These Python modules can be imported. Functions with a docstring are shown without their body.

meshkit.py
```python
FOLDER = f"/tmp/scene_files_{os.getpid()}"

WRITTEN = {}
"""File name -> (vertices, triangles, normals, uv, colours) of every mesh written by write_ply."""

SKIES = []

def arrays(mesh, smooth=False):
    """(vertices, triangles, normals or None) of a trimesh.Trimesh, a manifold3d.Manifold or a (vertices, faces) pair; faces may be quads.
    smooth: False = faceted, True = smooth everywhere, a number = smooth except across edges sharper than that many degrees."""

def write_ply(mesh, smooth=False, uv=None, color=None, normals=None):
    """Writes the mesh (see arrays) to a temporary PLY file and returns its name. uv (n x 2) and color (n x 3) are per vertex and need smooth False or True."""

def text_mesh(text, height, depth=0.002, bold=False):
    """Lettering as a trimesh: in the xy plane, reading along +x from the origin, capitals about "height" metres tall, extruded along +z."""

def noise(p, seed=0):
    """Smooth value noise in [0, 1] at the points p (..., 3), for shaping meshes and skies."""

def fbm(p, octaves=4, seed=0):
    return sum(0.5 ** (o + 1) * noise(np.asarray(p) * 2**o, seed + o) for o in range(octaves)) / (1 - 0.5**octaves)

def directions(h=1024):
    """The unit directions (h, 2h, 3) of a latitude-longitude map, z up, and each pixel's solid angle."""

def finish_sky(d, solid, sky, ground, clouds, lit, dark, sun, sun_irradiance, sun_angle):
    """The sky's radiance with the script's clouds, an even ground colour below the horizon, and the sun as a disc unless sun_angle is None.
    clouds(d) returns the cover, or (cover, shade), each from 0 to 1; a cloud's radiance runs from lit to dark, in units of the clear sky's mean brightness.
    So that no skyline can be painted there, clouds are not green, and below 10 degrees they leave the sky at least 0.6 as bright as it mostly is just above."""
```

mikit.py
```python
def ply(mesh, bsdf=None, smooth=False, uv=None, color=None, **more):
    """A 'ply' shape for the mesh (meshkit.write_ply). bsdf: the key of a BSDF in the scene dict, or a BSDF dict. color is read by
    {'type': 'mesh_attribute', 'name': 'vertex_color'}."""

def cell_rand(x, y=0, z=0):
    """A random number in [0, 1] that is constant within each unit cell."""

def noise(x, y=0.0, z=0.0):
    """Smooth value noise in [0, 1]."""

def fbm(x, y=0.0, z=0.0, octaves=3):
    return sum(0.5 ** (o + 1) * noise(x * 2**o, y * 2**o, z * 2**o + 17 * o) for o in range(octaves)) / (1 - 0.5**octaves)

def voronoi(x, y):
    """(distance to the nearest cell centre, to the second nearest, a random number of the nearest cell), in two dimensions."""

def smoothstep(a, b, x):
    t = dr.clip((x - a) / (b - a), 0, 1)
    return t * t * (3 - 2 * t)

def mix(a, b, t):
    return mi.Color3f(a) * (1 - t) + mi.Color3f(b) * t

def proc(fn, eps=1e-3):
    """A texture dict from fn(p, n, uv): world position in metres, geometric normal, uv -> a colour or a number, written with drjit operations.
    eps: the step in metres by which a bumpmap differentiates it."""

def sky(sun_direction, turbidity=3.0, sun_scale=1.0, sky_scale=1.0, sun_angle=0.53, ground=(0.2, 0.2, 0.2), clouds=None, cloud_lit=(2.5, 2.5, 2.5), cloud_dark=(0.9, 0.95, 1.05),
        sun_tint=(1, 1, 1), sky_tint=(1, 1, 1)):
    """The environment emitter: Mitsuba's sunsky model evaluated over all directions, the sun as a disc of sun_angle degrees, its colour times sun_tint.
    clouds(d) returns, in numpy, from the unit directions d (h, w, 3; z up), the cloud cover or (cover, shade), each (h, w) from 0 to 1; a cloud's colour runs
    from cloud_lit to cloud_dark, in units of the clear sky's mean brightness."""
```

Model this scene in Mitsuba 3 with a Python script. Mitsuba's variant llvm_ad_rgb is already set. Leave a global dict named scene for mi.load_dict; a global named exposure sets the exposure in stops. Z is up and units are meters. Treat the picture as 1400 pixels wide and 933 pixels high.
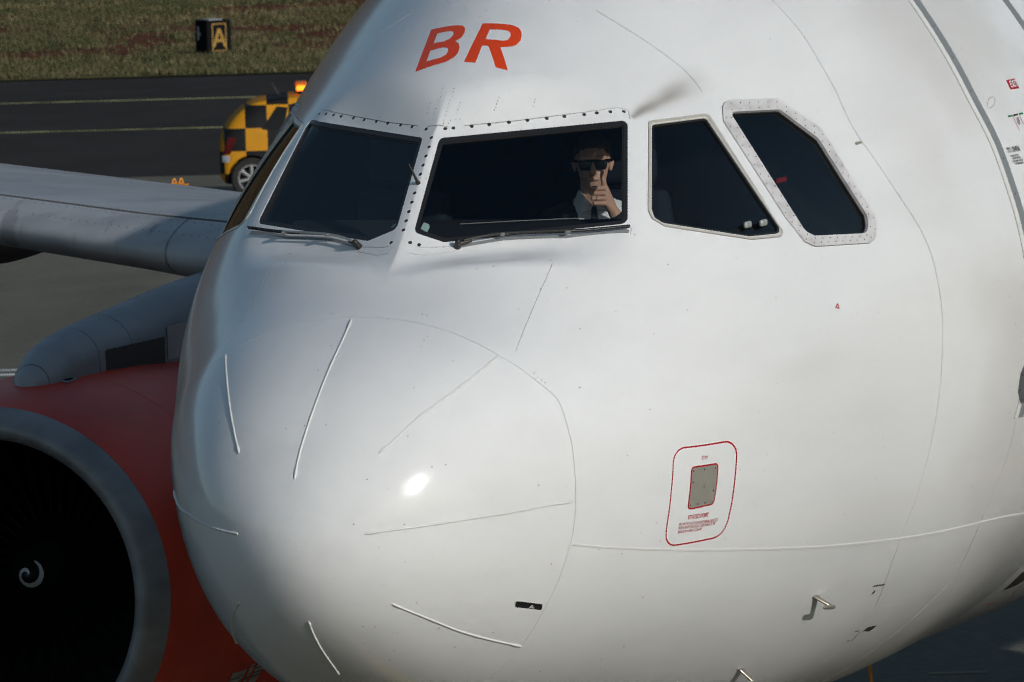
import json, math
import numpy as np, shapely, trimesh, manifold3d, mapbox_earcut
import mitsuba as mi, drjit as dr
import mikit, meshkit
from mikit import noise, fbm, cell_rand, smoothstep, mix
from scipy.interpolate import CubicSpline, RectBivariateSpline
from scipy.ndimage import gaussian_filter1d
from shapely.ops import unary_union
T = mi.ScalarTransform4f
rng = np.random.default_rng(7)

# x runs aft from the nose tip, y to starboard, z up; ZS lifts the fuselage axis above the apron
ZS = 3.8
scene, labels = {'type': 'scene'}, {}

# ------------------------------------------------------------------ camera, sky, exposure
CAM = np.array([-40.2433, -15.5751, 3.7976 + ZS])
YAW, PIT, ROL, FPX = 0.3473, -0.0858, -0.0305, 13928.58
DV = np.array([math.cos(YAW)*math.cos(PIT), math.sin(YAW)*math.cos(PIT), math.sin(PIT)])
_r = np.array([math.sin(YAW), -math.cos(YAW), 0]); _u = np.cross(_r, DV)
UPV = -math.sin(ROL)*_r + math.cos(ROL)*_u
scene['camera'] = {'type': 'thinlens', 'aperture_radius': .0075, 'focus_distance': 43.0, 'fov': 2*math.degrees(math.atan(700/FPX)), 'fov_axis': 'x', 'near_clip': 1.0, 'far_clip': 3000.0,
                   'to_world': T().look_at(origin=CAM.tolist(), target=(CAM + DV).tolist(), up=UPV.tolist())}
SUN_EL, SUN_AZ = 20.2, -122.5
SUN = np.array([math.cos(math.radians(SUN_EL))*math.cos(math.radians(SUN_AZ)), math.cos(math.radians(SUN_EL))*math.sin(math.radians(SUN_AZ)), math.sin(math.radians(SUN_EL))])
scene['sky'] = mikit.sky(SUN.tolist(), turbidity=3.0, ground=(0.12, 0.115, 0.10), sun_tint=(.74, .97, 1.62), sky_scale=1.0, sky_tint=(1.04, 1.0, .95))
exposure = 1.72

# ------------------------------------------------------------------ helpers
def ref(k): return {'type': 'ref', 'id': k}
def rgb(*c): return {'type': 'rgb', 'value': list(c)}
def numbered(k):
    if k not in scene: return k
    i = 1
    while f'{k}_{i:03d}' in scene: i += 1
    return f'{k}_{i:03d}'
def put(key, shape, label=None, cat=None, group=None, kind=None):
    key = numbered(key); scene[key] = shape
    d = {k: v for k, v in (('label', label), ('category', cat), ('group', group), ('kind', kind)) if v}
    if d: labels[key] = d
    return key
def thing(key, label, cat, group=None):
    labels[key] = {'label': label, 'category': cat}
    if group: labels[key]['group'] = group
    return key
def raw(v, f, n, bsdf):
    return {'type': 'ply', 'filename': meshkit.write_ply((v, f), False, normals=n), 'face_normals': False, 'bsdf': ref(bsdf)}
def ply(m, bsdf, smooth=False, **k): return mikit.ply(m, bsdf, smooth=smooth, **k)
def cat(*ms): return trimesh.util.concatenate(ms)
def box(lo, hi):
    lo, hi = np.minimum(lo, hi), np.maximum(lo, hi)
    return trimesh.creation.box(hi - lo, T_(((lo + hi)/2)))
def T_(t):
    m = np.eye(4); m[:3, 3] = t; return m
def frame(o, ax, ay, az):
    m = np.eye(4); m[:3, 0], m[:3, 1], m[:3, 2], m[:3, 3] = ax, ay, az, o; return m
def tube(pts, r, n=8):
    p = np.asarray(pts, float); r = np.broadcast_to(r, (len(p),))
    t = np.gradient(p, axis=0); t /= np.linalg.norm(t, axis=1, keepdims=True)
    a = np.cross(t, np.where(np.abs(t[:, 2:]) < .9, [0, 0, 1.], [1., 0, 0])); a /= np.linalg.norm(a, axis=1, keepdims=True); b = np.cross(t, a)
    an = np.arange(n)*2*np.pi/n
    v = (p[:, None] + r[:, None, None]*(np.cos(an)[None, :, None]*a[:, None] + np.sin(an)[None, :, None]*b[:, None])).reshape(-1, 3)
    f = []
    for i in range(len(p) - 1):
        for j in range(n):
            k = (j + 1) % n; f += [[i*n+j, i*n+k, (i+1)*n+k], [i*n+j, (i+1)*n+k, (i+1)*n+j]]
    v = np.vstack([v, p[0], p[-1]]); e = len(v)
    for j in range(n):
        k = (j + 1) % n; f += [[e-2, k, j], [e-1, (len(p)-1)*n+j, (len(p)-1)*n+k]]
    return trimesh.Trimesh(v, f, process=False)
def rbox(lo, hi, r, seg=8):
    lo, hi = np.minimum(lo, hi) + r, np.maximum(lo, hi) - r
    s = manifold3d.Manifold.sphere(r, seg)
    return mani(manifold3d.Manifold.batch_hull([s.translate([x, y, z]) for x in (lo[0], hi[0]) for y in (lo[1], hi[1]) for z in (lo[2], hi[2])]))
def mani(m):
    q = m.to_mesh(); return trimesh.Trimesh(q.vert_properties[:, :3], q.tri_verts, process=False)
def sph(p, r, seg=16): return manifold3d.Manifold.sphere(r, seg).translate(list(map(float, p)))
def hull(*ps, seg=16): return manifold3d.Manifold.batch_hull([sph(p, r, seg) for p, r in ps])
def revolve(prof, center, tilt=0., n=96, phase=0.):
    """prof: (s, r) along the engine axis (aft), about center"""
    s, r = np.asarray(prof, float).T; an = np.arange(n + 1)*2*np.pi/n
    v = np.stack([np.broadcast_to(s[:, None], (len(s), n + 1)), r[:, None]*np.cos(an), r[:, None]*np.sin(an)], -1)
    v[..., 0] += math.tan(tilt)*v[..., 2]*np.clip(1 - s/1.5, 0, 1)[:, None]
    v = v.reshape(-1, 3) + np.asarray(center)
    i, j = np.meshgrid(np.arange(len(s) - 1), np.arange(n), indexing='ij'); q = i*(n + 1) + j
    f = np.vstack([np.stack([q, q + 1, q + n + 2], -1).reshape(-1, 3), np.stack([q, q + n + 2, q + n + 1], -1).reshape(-1, 3)])
    m = trimesh.Trimesh(v, f, process=False); m.merge_vertices(); return m
def loft(rows, close=False):
    rows = np.asarray(rows, float); a, b = rows.shape[:2]
    i, j = np.meshgrid(np.arange(a - 1), np.arange(b - (0 if close else 1)), indexing='ij'); jj = (j + 1) % b
    f = np.vstack([np.stack([i*b + j, (i+1)*b + j, (i+1)*b + jj], -1).reshape(-1, 3), np.stack([i*b + j, (i+1)*b + jj, i*b + jj], -1).reshape(-1, 3)])
    return trimesh.Trimesh(rows.reshape(-1, 3), f, process=False)

# ------------------------------------------------------------------ materials
def plastic(col, alpha=.12, spec=1.0): return {'type': 'twosided', 'b': {'type': 'roughplastic', 'distribution': 'ggx', 'alpha': alpha, 'diffuse_reflectance': col, 'specular_reflectance': rgb(spec, spec, spec), 'nonlinear': True}}
def matte(*c): return {'type': 'twosided', 'b': {'type': 'diffuse', 'reflectance': rgb(*c)}}
def prin(col, rough=.5, metal=0., spec=.5, **k): return {'type': 'twosided', 'b': {'type': 'principled', 'base_color': col, 'roughness': rough, 'metallic': metal, 'specular': spec, **k}}

SM = []          # soot trail behind the windshield frame, set with the fuselage
def paint(p, n, uv):
    x, y, z = p.x, p.y, p.z
    big = fbm(x*.9, y*1.1, z*1.1, 3); streak = fbm(x*.8 + 3, y*7, z*7, 3); fine = noise(x*40, y*40, z*40)
    v = 1 - .02*big - .022*smoothstep(.45, .8, streak) - .015*fine
    col = mix((.80, .805, .81), (.78, .785, .79), smoothstep(.35, .75, big))*v
    # grime on the lower skin and behind the door frame
    low = smoothstep(ZS - .7, ZS - 1.7, z)*(.35 + .65*fbm(x*1.7, y*2, z*5, 3))
    col = mix(col, mi.Color3f(.50, .495, .475), low*.28)
    aft = smoothstep(3.5, 4.5, x)*smoothstep(.35, .7, fbm(x*1.3 + 7, y*2.2, z*1.2 + 5, 4))
    col = mix(col, mi.Color3f(.60, .59, .57), aft*.45)
    # soot trail behind the wiper frame corner
    d, t = mi.Float(9.), mi.Float(0.)
    for k in range(len(SM) - 1):
        a, b = SM[k], SM[k + 1]; ab = b - a; L = float(ab @ ab)
        s = dr.clip(((x - a[0])*ab[0] + (y - a[1])*ab[1] + (z - a[2])*ab[2])/L, 0, 1)
        q = dr.sqrt(dr.square(x - a[0] - s*ab[0]) + dr.square(y - a[1] - s*ab[1]) + dr.square(z - a[2] - s*ab[2]))
        t = dr.select(q < d, (k + s)/(len(SM) - 1.), t); d = dr.minimum(d, q)
    w = .014 + .062*t
    sm = dr.exp(-dr.square(d/w))*(1 - .35*t)*smoothstep(1.0, .45, t)*(.7 + .4*noise(x*5, y*26, z*26))
    col = mix(col, mi.Color3f(.27, .24, .20), dr.clip(sm*.62, 0, 1))
    # insect specks and chips
    h = mi.Float(0.); c = .045
    i, j, k = dr.floor(x/c), dr.floor(y/c), dr.floor(z/c)
    px, py, pz = (i + .2 + .6*cell_rand(i, j, k))*c, (j + .2 + .6*cell_rand(j, k, i + 31))*c, (k + .2 + .6*cell_rand(k, i, j + 57))*c
    dd = dr.sqrt(dr.square((x - px)*.6) + dr.square(y - py) + dr.square(z - pz)); rr = cell_rand(i + 11, j + 5, k + 3)
    sp = smoothstep(.0030, .0012, dd/(.5 + rr))*dr.select(rr > .84, 1., 0.)*dr.select(x < 2.0, 1., .45)
    return mix(col, mix((.22, .16, .13), (.38, .17, .12), cell_rand(i + 3, j, k)), sp*.8)
scene['paint_white'] = plastic(mikit.proc(paint), .022)
def frame_paint(p, n, uv): return mix((.80, .80, .795), (.60, .59, .57), smoothstep(.4, .8, fbm(p.x*14, p.y*14, p.z*14, 3)))
scene['paint_frame'] = plastic(mikit.proc(frame_paint), .12)
def lilac(p, n, uv): return mix((.76, .755, .76), (.64, .63, .63), smoothstep(.4, .8, fbm(p.x*22, p.y*22, p.z*22, 3)))
scene['paint_rear_frame'] = plastic(mikit.proc(lilac), .2)
scene['frame_metal'] = prin(rgb(.50, .48, .43), .38, .35)
scene['rubber'] = prin(rgb(.012, .012, .013), .38, 0, .45)
scene['seam'] = matte(.26, .255, .245)
scene['seam_dark'] = matte(.10, .095, .09)
scene['band_grey'] = plastic(rgb(.33, .35, .36), .15)
scene['print_orange'] = plastic(rgb(.80, .105, .008), .10)
scene['print_red'] = plastic(rgb(.52, .012, .02), .15)
scene['print_black'] = plastic(rgb(.02, .02, .022), .15)
scene['print_white'] = plastic(rgb(.8, .8, .8), .15)
scene['print_green'] = plastic(rgb(.03, .22, .08), .15)
scene['print_pink'] = plastic(rgb(.62, .20, .24), .15)
scene['bolt'] = prin(rgb(.018, .016, .015), .45, .2)
scene['rivet'] = prin(rgb(.10, .08, .07), .6)
scene['plate'] = prin(mikit.proc(lambda p, n, uv: mix((.30, .285, .25), (.24, .23, .20), fbm(p.x*30, p.y*30, p.z*30, 3))), .4, .3)
scene['steel'] = prin(rgb(.42, .40, .37), .3, .85)
scene['probe_metal'] = prin(rgb(.40, .36, .30), .35, .8)
scene['strip'] = plastic(rgb(.80, .80, .79), .15)
scene['glass'] = {'type': 'thindielectric', 'int_ior': 1.5, 'specular_transmittance': rgb(.70, .73, .74), 'specular_reflectance': rgb(.5, .52, .52)}
scene['cabin_dark'] = matte(.009, .009, .010)
scene['shield'] = matte(.030, .031, .034)
scene['cabin_grey'] = matte(.022, .026, .034)
def wingp(p, n, uv):
    s = fbm(p.x*2.2, p.y*1.1, p.z, 3)
    return mix((.54, .55, .565), (.46, .47, .485), smoothstep(.3, .7, s))*(1 - .12*smoothstep(.55, .8, fbm(p.x*9, p.y*3, 0, 3)))
scene['wing_grey'] = plastic(mikit.proc(wingp), .16)
def slatp(p, n, uv):
    s = fbm(p.x*5, p.y*2.4, p.z*3, 4)
    return mix((.60, .61, .62), (.48, .49, .51), smoothstep(.35, .75, s))*(1 - .22*smoothstep(.66, .78, fbm(p.x*3, p.y*9, 5, 4)))
scene['slat_grey'] = plastic(mikit.proc(slatp), .22)
scene['pylon_grey'] = plastic(mikit.proc(lambda p, n, uv: mix((.47, .49, .52), (.38, .40, .43), smoothstep(.3, .7, fbm(p.x*3, p.y*4, p.z*4, 3)))), .25)
scene['pylon_dark'] = prin(rgb(.035, .033, .033), .6)
scene['nacelle_orange'] = plastic(mikit.proc(lambda p, n, uv: mix((.84, .11, .042), (.70, .085, .045), smoothstep(.3, .75, fbm(p.x*1.8, p.y*3, p.z*3, 4)))), .18, .8)
def lipm(p, n, uv): return mix((.225, .225, .225), (.165, .165, .165), smoothstep(.3, .7, fbm(p.x*3, p.y*6, p.z*6, 3)))
scene['lip_metal'] = prin(mikit.proc(lipm), .5, .25)
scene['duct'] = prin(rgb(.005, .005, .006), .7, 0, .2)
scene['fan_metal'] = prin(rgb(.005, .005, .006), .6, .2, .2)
scene['spinner_black'] = plastic(rgb(.012, .012, .013), .2)
scene['yellow_paint'] = plastic(rgb(.80, .36, .015), .3)

# ------------------------------------------------------------------ ground: the apron falls gently away to the taxiway
ES = np.array([.9403, .3404]); ER = np.array([.3404, -.9403])          # away across the apron / along it
G0 = np.array([2.07, -.256])                                         # apron point beside the nose
def gz(x, y): return ZS - 3.8 - .027*((x - G0[0])*ES[0] + (y - G0[1])*ES[1])
def gp(x, y, h=0.): return np.array([x, y, gz(x, y) + h])
def sheet(corners, h, nu=1, nv=1):
    a, b, c, d = [np.array(q, float) for q in corners]
    s, t = np.meshgrid(np.linspace(0, 1, nu + 1), np.linspace(0, 1, nv + 1), indexing='ij'); s, t = s[..., None], t[..., None]
    p = (1-s)*(1-t)*a + s*(1-t)*b + s*t*c + (1-s)*t*d
    return loft(np.concatenate([p, (gz(p[..., 0], p[..., 1]) + h)[..., None]], -1))
def asphalt(base, dark):
    def fn(p, n, uv):
        g = noise(p.x*24, p.y*24); m = fbm(p.x*.35, p.y*.9, 2, 4); st = fbm(p.x*.10 + p.y*.03, p.y*1.6 - p.x*.5, 4, 3)
        return mix(base, dark, smoothstep(.25, .75, m)*.7 + .3*st)*(.86 + .28*g)
    return fn
def rough(fn): return {'type': 'twosided', 'b': {'type': 'diffuse', 'reflectance': mikit.proc(fn)}}
scene['apron_asphalt'] = rough(asphalt((.150, .144, .122), (.115, .111, .095)))
scene['runway_asphalt'] = rough(asphalt((.046, .044, .044), (.036, .035, .035)))
def soil(p, n, uv):
    f = fbm(p.x*.16, p.y*.32, 1, 4); g = noise(p.x*9, p.y*9); S = p.x*.9403 + p.y*.3404 + 43.1 - .1*(p.x*.3404 - p.y*.9403 - .95)
    c = mix((.075, .075, .035), (.13, .115, .055), smoothstep(.35, .65, fbm(p.x*.4, p.y*.6, 9, 3)))
    return mix(c, mi.Color3f(.105, .046, .032), dr.clip(smoothstep(.42, .52, f)*smoothstep(204., 216., S) + .8*smoothstep(213., 220., S + 8*f)*smoothstep(241., 234., S + 8*f), 0, 1))*(.7 + .5*g)
scene['soil'] = matte(0, 0, 0) | {'b': {'type': 'diffuse', 'reflectance': mikit.proc(soil)}}
def lpaint(a, b): return matte(0, 0, 0) | {'b': {'type': 'diffuse', 'reflectance': mikit.proc(lambda p, n, uv: mix(a, b, smoothstep(.4, .75, fbm(p.x*3, p.y*3, 1, 4))))}}
scene['line_yellow'] = lpaint((.50, .47, .22), (.20, .19, .10))
scene['line_white'] = lpaint((.55, .55, .52), (.30, .30, .28))

def band(s0, s1, l0, l1, skew=0.):
    """corner points between distances s0, s1 across and l0, l1 along; skew turns the strip"""
    o = np.array([-40.2433, -15.5751])
    q = lambda s, l: o + ES*(s - skew*l) + ER*l
    return q(s0, l0), q(s1, l0), q(s1, l1), q(s0, l1)
put('apron', ply(sheet(band(-500, 900, -900, 900), 0.0, 8, 8), 'apron_asphalt'), kind='structure')
put('runway', ply(sheet(band(152.4, 199.0, -400, 400, .10), .004, 2, 2), 'runway_asphalt'), 'dark asphalt runway beyond the wing', None, None, 'structure')
for s in (185.9, 171.4):
    put('yellow_line', ply(sheet(band(s, s + .34, -400, 400, .118), .008), 'line_yellow'), kind='structure')
put('white_line', ply(sheet(band(104.2, 104.55, -6.3, -4.8, .1), .004), 'line_white'), kind='structure')
put('white_line', ply(sheet(band(105.0, 105.3, -6.3, -4.75, .1), .004), 'line_white'), kind='structure')
scene['line_worn'] = lpaint((.20, .19, .14), (.14, .135, .11))
put('worn_line', ply(sheet(band(68.35, 68.50, 2.75, 3.15, 0), .004), 'line_worn'), kind='structure')
lead = lambda y0, y1, h: sheet([(-60, y0), (7, y0), (7, y1), (-60, y1)], h)
put('lead_in_line', ply(lead(-.16, .16, .004), 'line_lead'), kind='structure'); put('lead_in_line', ply(sheet([(-60, -5.2), (24, -5.2), (24, -4.9), (-60, -4.9)], .004), 'line_lead'), kind='structure')
scene['line_lead'] = lpaint((.62, .42, .05), (.42, .30, .06))
# grass verge: soil sheet with a low bank, and tufts
def verge_h(s, l):
    q = np.stack([s*.11, l*.16, 0*s], -1)
    return .03 + .16*np.clip((s - 199)/25, 0, 1)*meshkit.fbm(q, 4) + .30*np.clip(s - 275, 0, 900)*np.clip((s - 275)/60, 0, 1)
def verge_p(s, l):
    o = np.array([-40.2433, -15.5751]); xy = o + ES*(s - .10*l)[..., None] + ER*l[..., None]
    return np.concatenate([xy, (gz(xy[..., 0], xy[..., 1]) + verge_h(s, l))[..., None]], -1)
sv, lv = np.meshgrid(np.r_[np.linspace(198.9, 300, 160), np.linspace(306, 900, 60)], np.r_[np.linspace(-700, -24, 24), np.linspace(-22, 22, 140), np.linspace(24, 700, 24)], indexing='ij')
put('grass_ground', ply(loft(verge_p(sv, lv)), 'soil', True), kind='structure')
def tuft_mesh(n, s0, s1, l0, l1, hs, seed, keep):
    r = np.random.default_rng(seed); s, l = r.uniform(s0, s1, n), r.uniform(l0, l1, n)
    fil = meshkit.fbm(np.stack([s*.22, l*.5, 0*s + seed], -1), 3); ok = r.random(n) < keep(s, fil)*(1 - .72*np.clip((s - 211)/6, 0, 1)*np.clip((236 - s)/6, 0, 1)*np.clip((fil - .30)*8, .25, 1)); s, l = s[ok], l[ok]; n = len(s)
    P = verge_p(s, l); V, F = [], []
    for k in range(6):
        an = r.uniform(0, 6.283, n); h = hs*r.uniform(.35, 1.2, n)*(.5 + meshkit.fbm(np.stack([s*.3, l*.6, 0*s], -1), 3)); w = r.uniform(.012, .035, n); ln = r.uniform(.15, .8, n)*h
        c = P + np.stack([r.normal(0, .09, n), r.normal(0, .09, n), 0*n - .03*np.ones(n)], -1); d = np.stack([np.cos(an), np.sin(an), 0*an], -1); e = np.stack([-np.sin(an), np.cos(an), 0*an], -1)
        top = c + d*ln[:, None]; top[:, 2] += h
        V.append(np.stack([c - e*w[:, None], c + e*w[:, None], top], 1).reshape(-1, 3))
    V = np.vstack(V); return trimesh.Trimesh(V, np.arange(len(V)).reshape(-1, 3), process=False)
def gcol(a, b, c):
    def fn(p, n, uv):
        q = noise(p.x*1.7, p.y*1.7); return mix(mix(a, b, smoothstep(.35, .65, fbm(p.x*.3, p.y*.5, 3, 3))), c, smoothstep(.6, .8, q))
    return {'type': 'twosided', 'b': {'type': 'diffuse', 'reflectance': mikit.proc(fn)}}
scene['grass_green'] = gcol((.058, .064, .032), (.080, .078, .042), (.115, .098, .056))
scene['grass_straw'] = gcol((.13, .108, .058), (.095, .088, .045), (.16, .135, .075))
put('grass', ply(tuft_mesh(34000, 199.5, 275, -13, 2.5, .13, 3, lambda s, f: np.clip(1.1 - 9*np.clip(f - .42, 0, 1)*np.clip((s - 205)/12, 0, 1), .04, 1)), 'grass_green'), 'mixed green grass growing on the verge beyond the runway', 'grass', None, 'stuff')
put('dry_grass', ply(tuft_mesh(16000, 199.2, 275, -13, 2.5, .12, 5, lambda s, f: np.where(s < 206, .9, np.clip(.8 - 5*np.clip(f - .44, 0, 1), .05, .6))), 'grass_straw'), 'straw coloured dry grass along the runway edge', 'grass', None, 'stuff')

# ------------------------------------------------------------------ fuselage nose as one surface r(x, angle); domain (a, f): a = 2 sqrt(x), f = angle about the axis, pi/2 up, pi port
ST = np.array([0, .03, .1, .25, .55, .95, 1.3, 1.65, 2., 2.4, 2.9, 3.5, 4.2, 5., 6.2])
PF = np.array(json.loads("""[[-0.7521,-0.5723,-0.4236,-0.2244,-0.015,0.165,0.348,0.6647,1.0103,1.2608,1.5237,1.792,1.9368,2.0172,2.0701],[-0.7521,-0.9084,-1.0441,-1.2173,-1.4232,-1.5968,-1.7015,-1.7841,-1.8566,-1.9318,-2.01,-2.0672,-2.0786,-2.0918,-2.0698],[0.0,0.1786,0.3314,0.5253,0.734,0.935,1.076,1.203,1.327,1.456,1.562,1.66,1.8148,1.9582,1.9751],[-0.7521,-0.7306,-0.7011,-0.6433,-0.5473,-0.4735,-0.4451,-0.4089,-0.3365,-0.2556,-0.2308,-0.1825,-0.101,-0.0565,0.0009],[1.9968,2.0385,2.0769,2.1361,2.2044,2.121,1.9248,1.7385,1.6972,1.6686,1.658,1.6984,1.7751,1.8839,2.0029],[1.9975,1.9994,2.0059,2.0232,2.0584,2.0822,2.0619,2.0382,2.0286,2.0396,2.076,2.1149,2.1008,2.0583,1.9949]]"""))
SP = CubicSpline(np.sqrt(ST), PF, axis=1, bc_type='natural')
def prof(x): return SP(np.sqrt(np.clip(x, 0, 6.2)))
UU = np.linspace(0, 2.78, 560); PH = np.linspace(-np.pi/2, 1.5*np.pi, 1441)
WC = np.array([(1.445, 0, .455), (1.833, 0, .849), (2.31, .765, .894), (1.885, .872, .466)])   # flat windshield panel, starboard
def radial_table():
    U, Fi = np.meshgrid(UU, PH, indexing='ij')
    t, b, w, m, nu, nl = prof(U**2)
    co, si = np.abs(np.cos(Fi)), np.sin(Fi)
    up = si > 0; n = np.where(up, nu, nl); h = np.where(up, t - m, m - b)
    R = ((co/np.maximum(w, 1e-6))**n + (np.abs(si)/np.maximum(h, 1e-6))**n)**(-1/n)
    R[0] = 0
    Rp = gaussian_filter1d(R[:, :-1], 28, axis=1, mode='wrap')
    Rp = np.concatenate([Rp, Rp[:, :1]], 1)
    c0 = WC.mean(0); n_ = np.linalg.svd(WC - c0)[2][2]; n_ = n_*np.sign(-n_[0])
    e1 = WC[3] - WC[0]; e1 = e1 - n_*(e1 @ n_); e1 /= np.linalg.norm(e1); e2 = np.cross(n_, e1)
    poly = shapely.Polygon(np.stack([(WC - c0) @ e1, (WC - c0) @ e2], 1))
    den = n_[1]*co + n_[2]*si
    tp = ((c0 @ n_) - n_[0]*U**2 - n_[2]*m)/np.where(np.abs(den) < 1e-3, 1e-3, den)
    Pp = np.stack([U**2, Rp*co, m + Rp*si], -1) - c0
    dist = shapely.distance(poly, shapely.points(Pp @ e1, Pp @ e2))
    k = np.clip((.30 - np.hypot(dist, np.maximum(np.abs(Pp @ n_) - .12, 0)))/.26, 0, 1); k = k*k*(3 - 2*k)
    k = np.where((tp > 0) & (si > 0), k, 0)
    d = np.where(k > 0, np.clip(Rp - tp, -.3, .3), -.3)                      # the plane only cuts into the curved shell
    return Rp - k*.012*np.log1p(np.exp(d/.012))
RS = RectBivariateSpline(UU, PH, radial_table())
def raw_pt(u, p):
    s = u.shape; r = RS.ev(np.maximum(u, 0).ravel(), p.ravel()).reshape(s); m = prof(u*u)[3]
    return np.stack([u*u, r*np.cos(p), m + r*np.sin(p)], -1)
def surf(q, off=0.):
    q = np.asarray(q, float); u, f = q[..., 0]/2, (q[..., 1] + np.pi/2) % (2*np.pi + 1e-9) - np.pi/2; e = 1.5e-3
    p = raw_pt(u, f); n = np.cross(raw_pt(u, f + e) - raw_pt(u, f - e), raw_pt(u + e, f) - raw_pt(np.maximum(u - e, 0), f))
    n /= np.linalg.norm(n, axis=-1, keepdims=True) + 1e-12
    n *= np.sign((n*(p - np.stack([u*u + .3, 0*u, prof(u*u)[3]], -1))).sum(-1, keepdims=True))
    tip = u < 1e-3; n[tip] = [-1, 0, 0]
    p = p + n*off; p[..., 2] += ZS
    return p, n
def mirror(g):
    if isinstance(g, np.ndarray): return np.stack([g[:, 0], np.pi - g[:, 1]], 1)
    return shapely.transform(g, lambda c: np.stack([c[:, 0], np.pi - c[:, 1]], 1))
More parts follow.
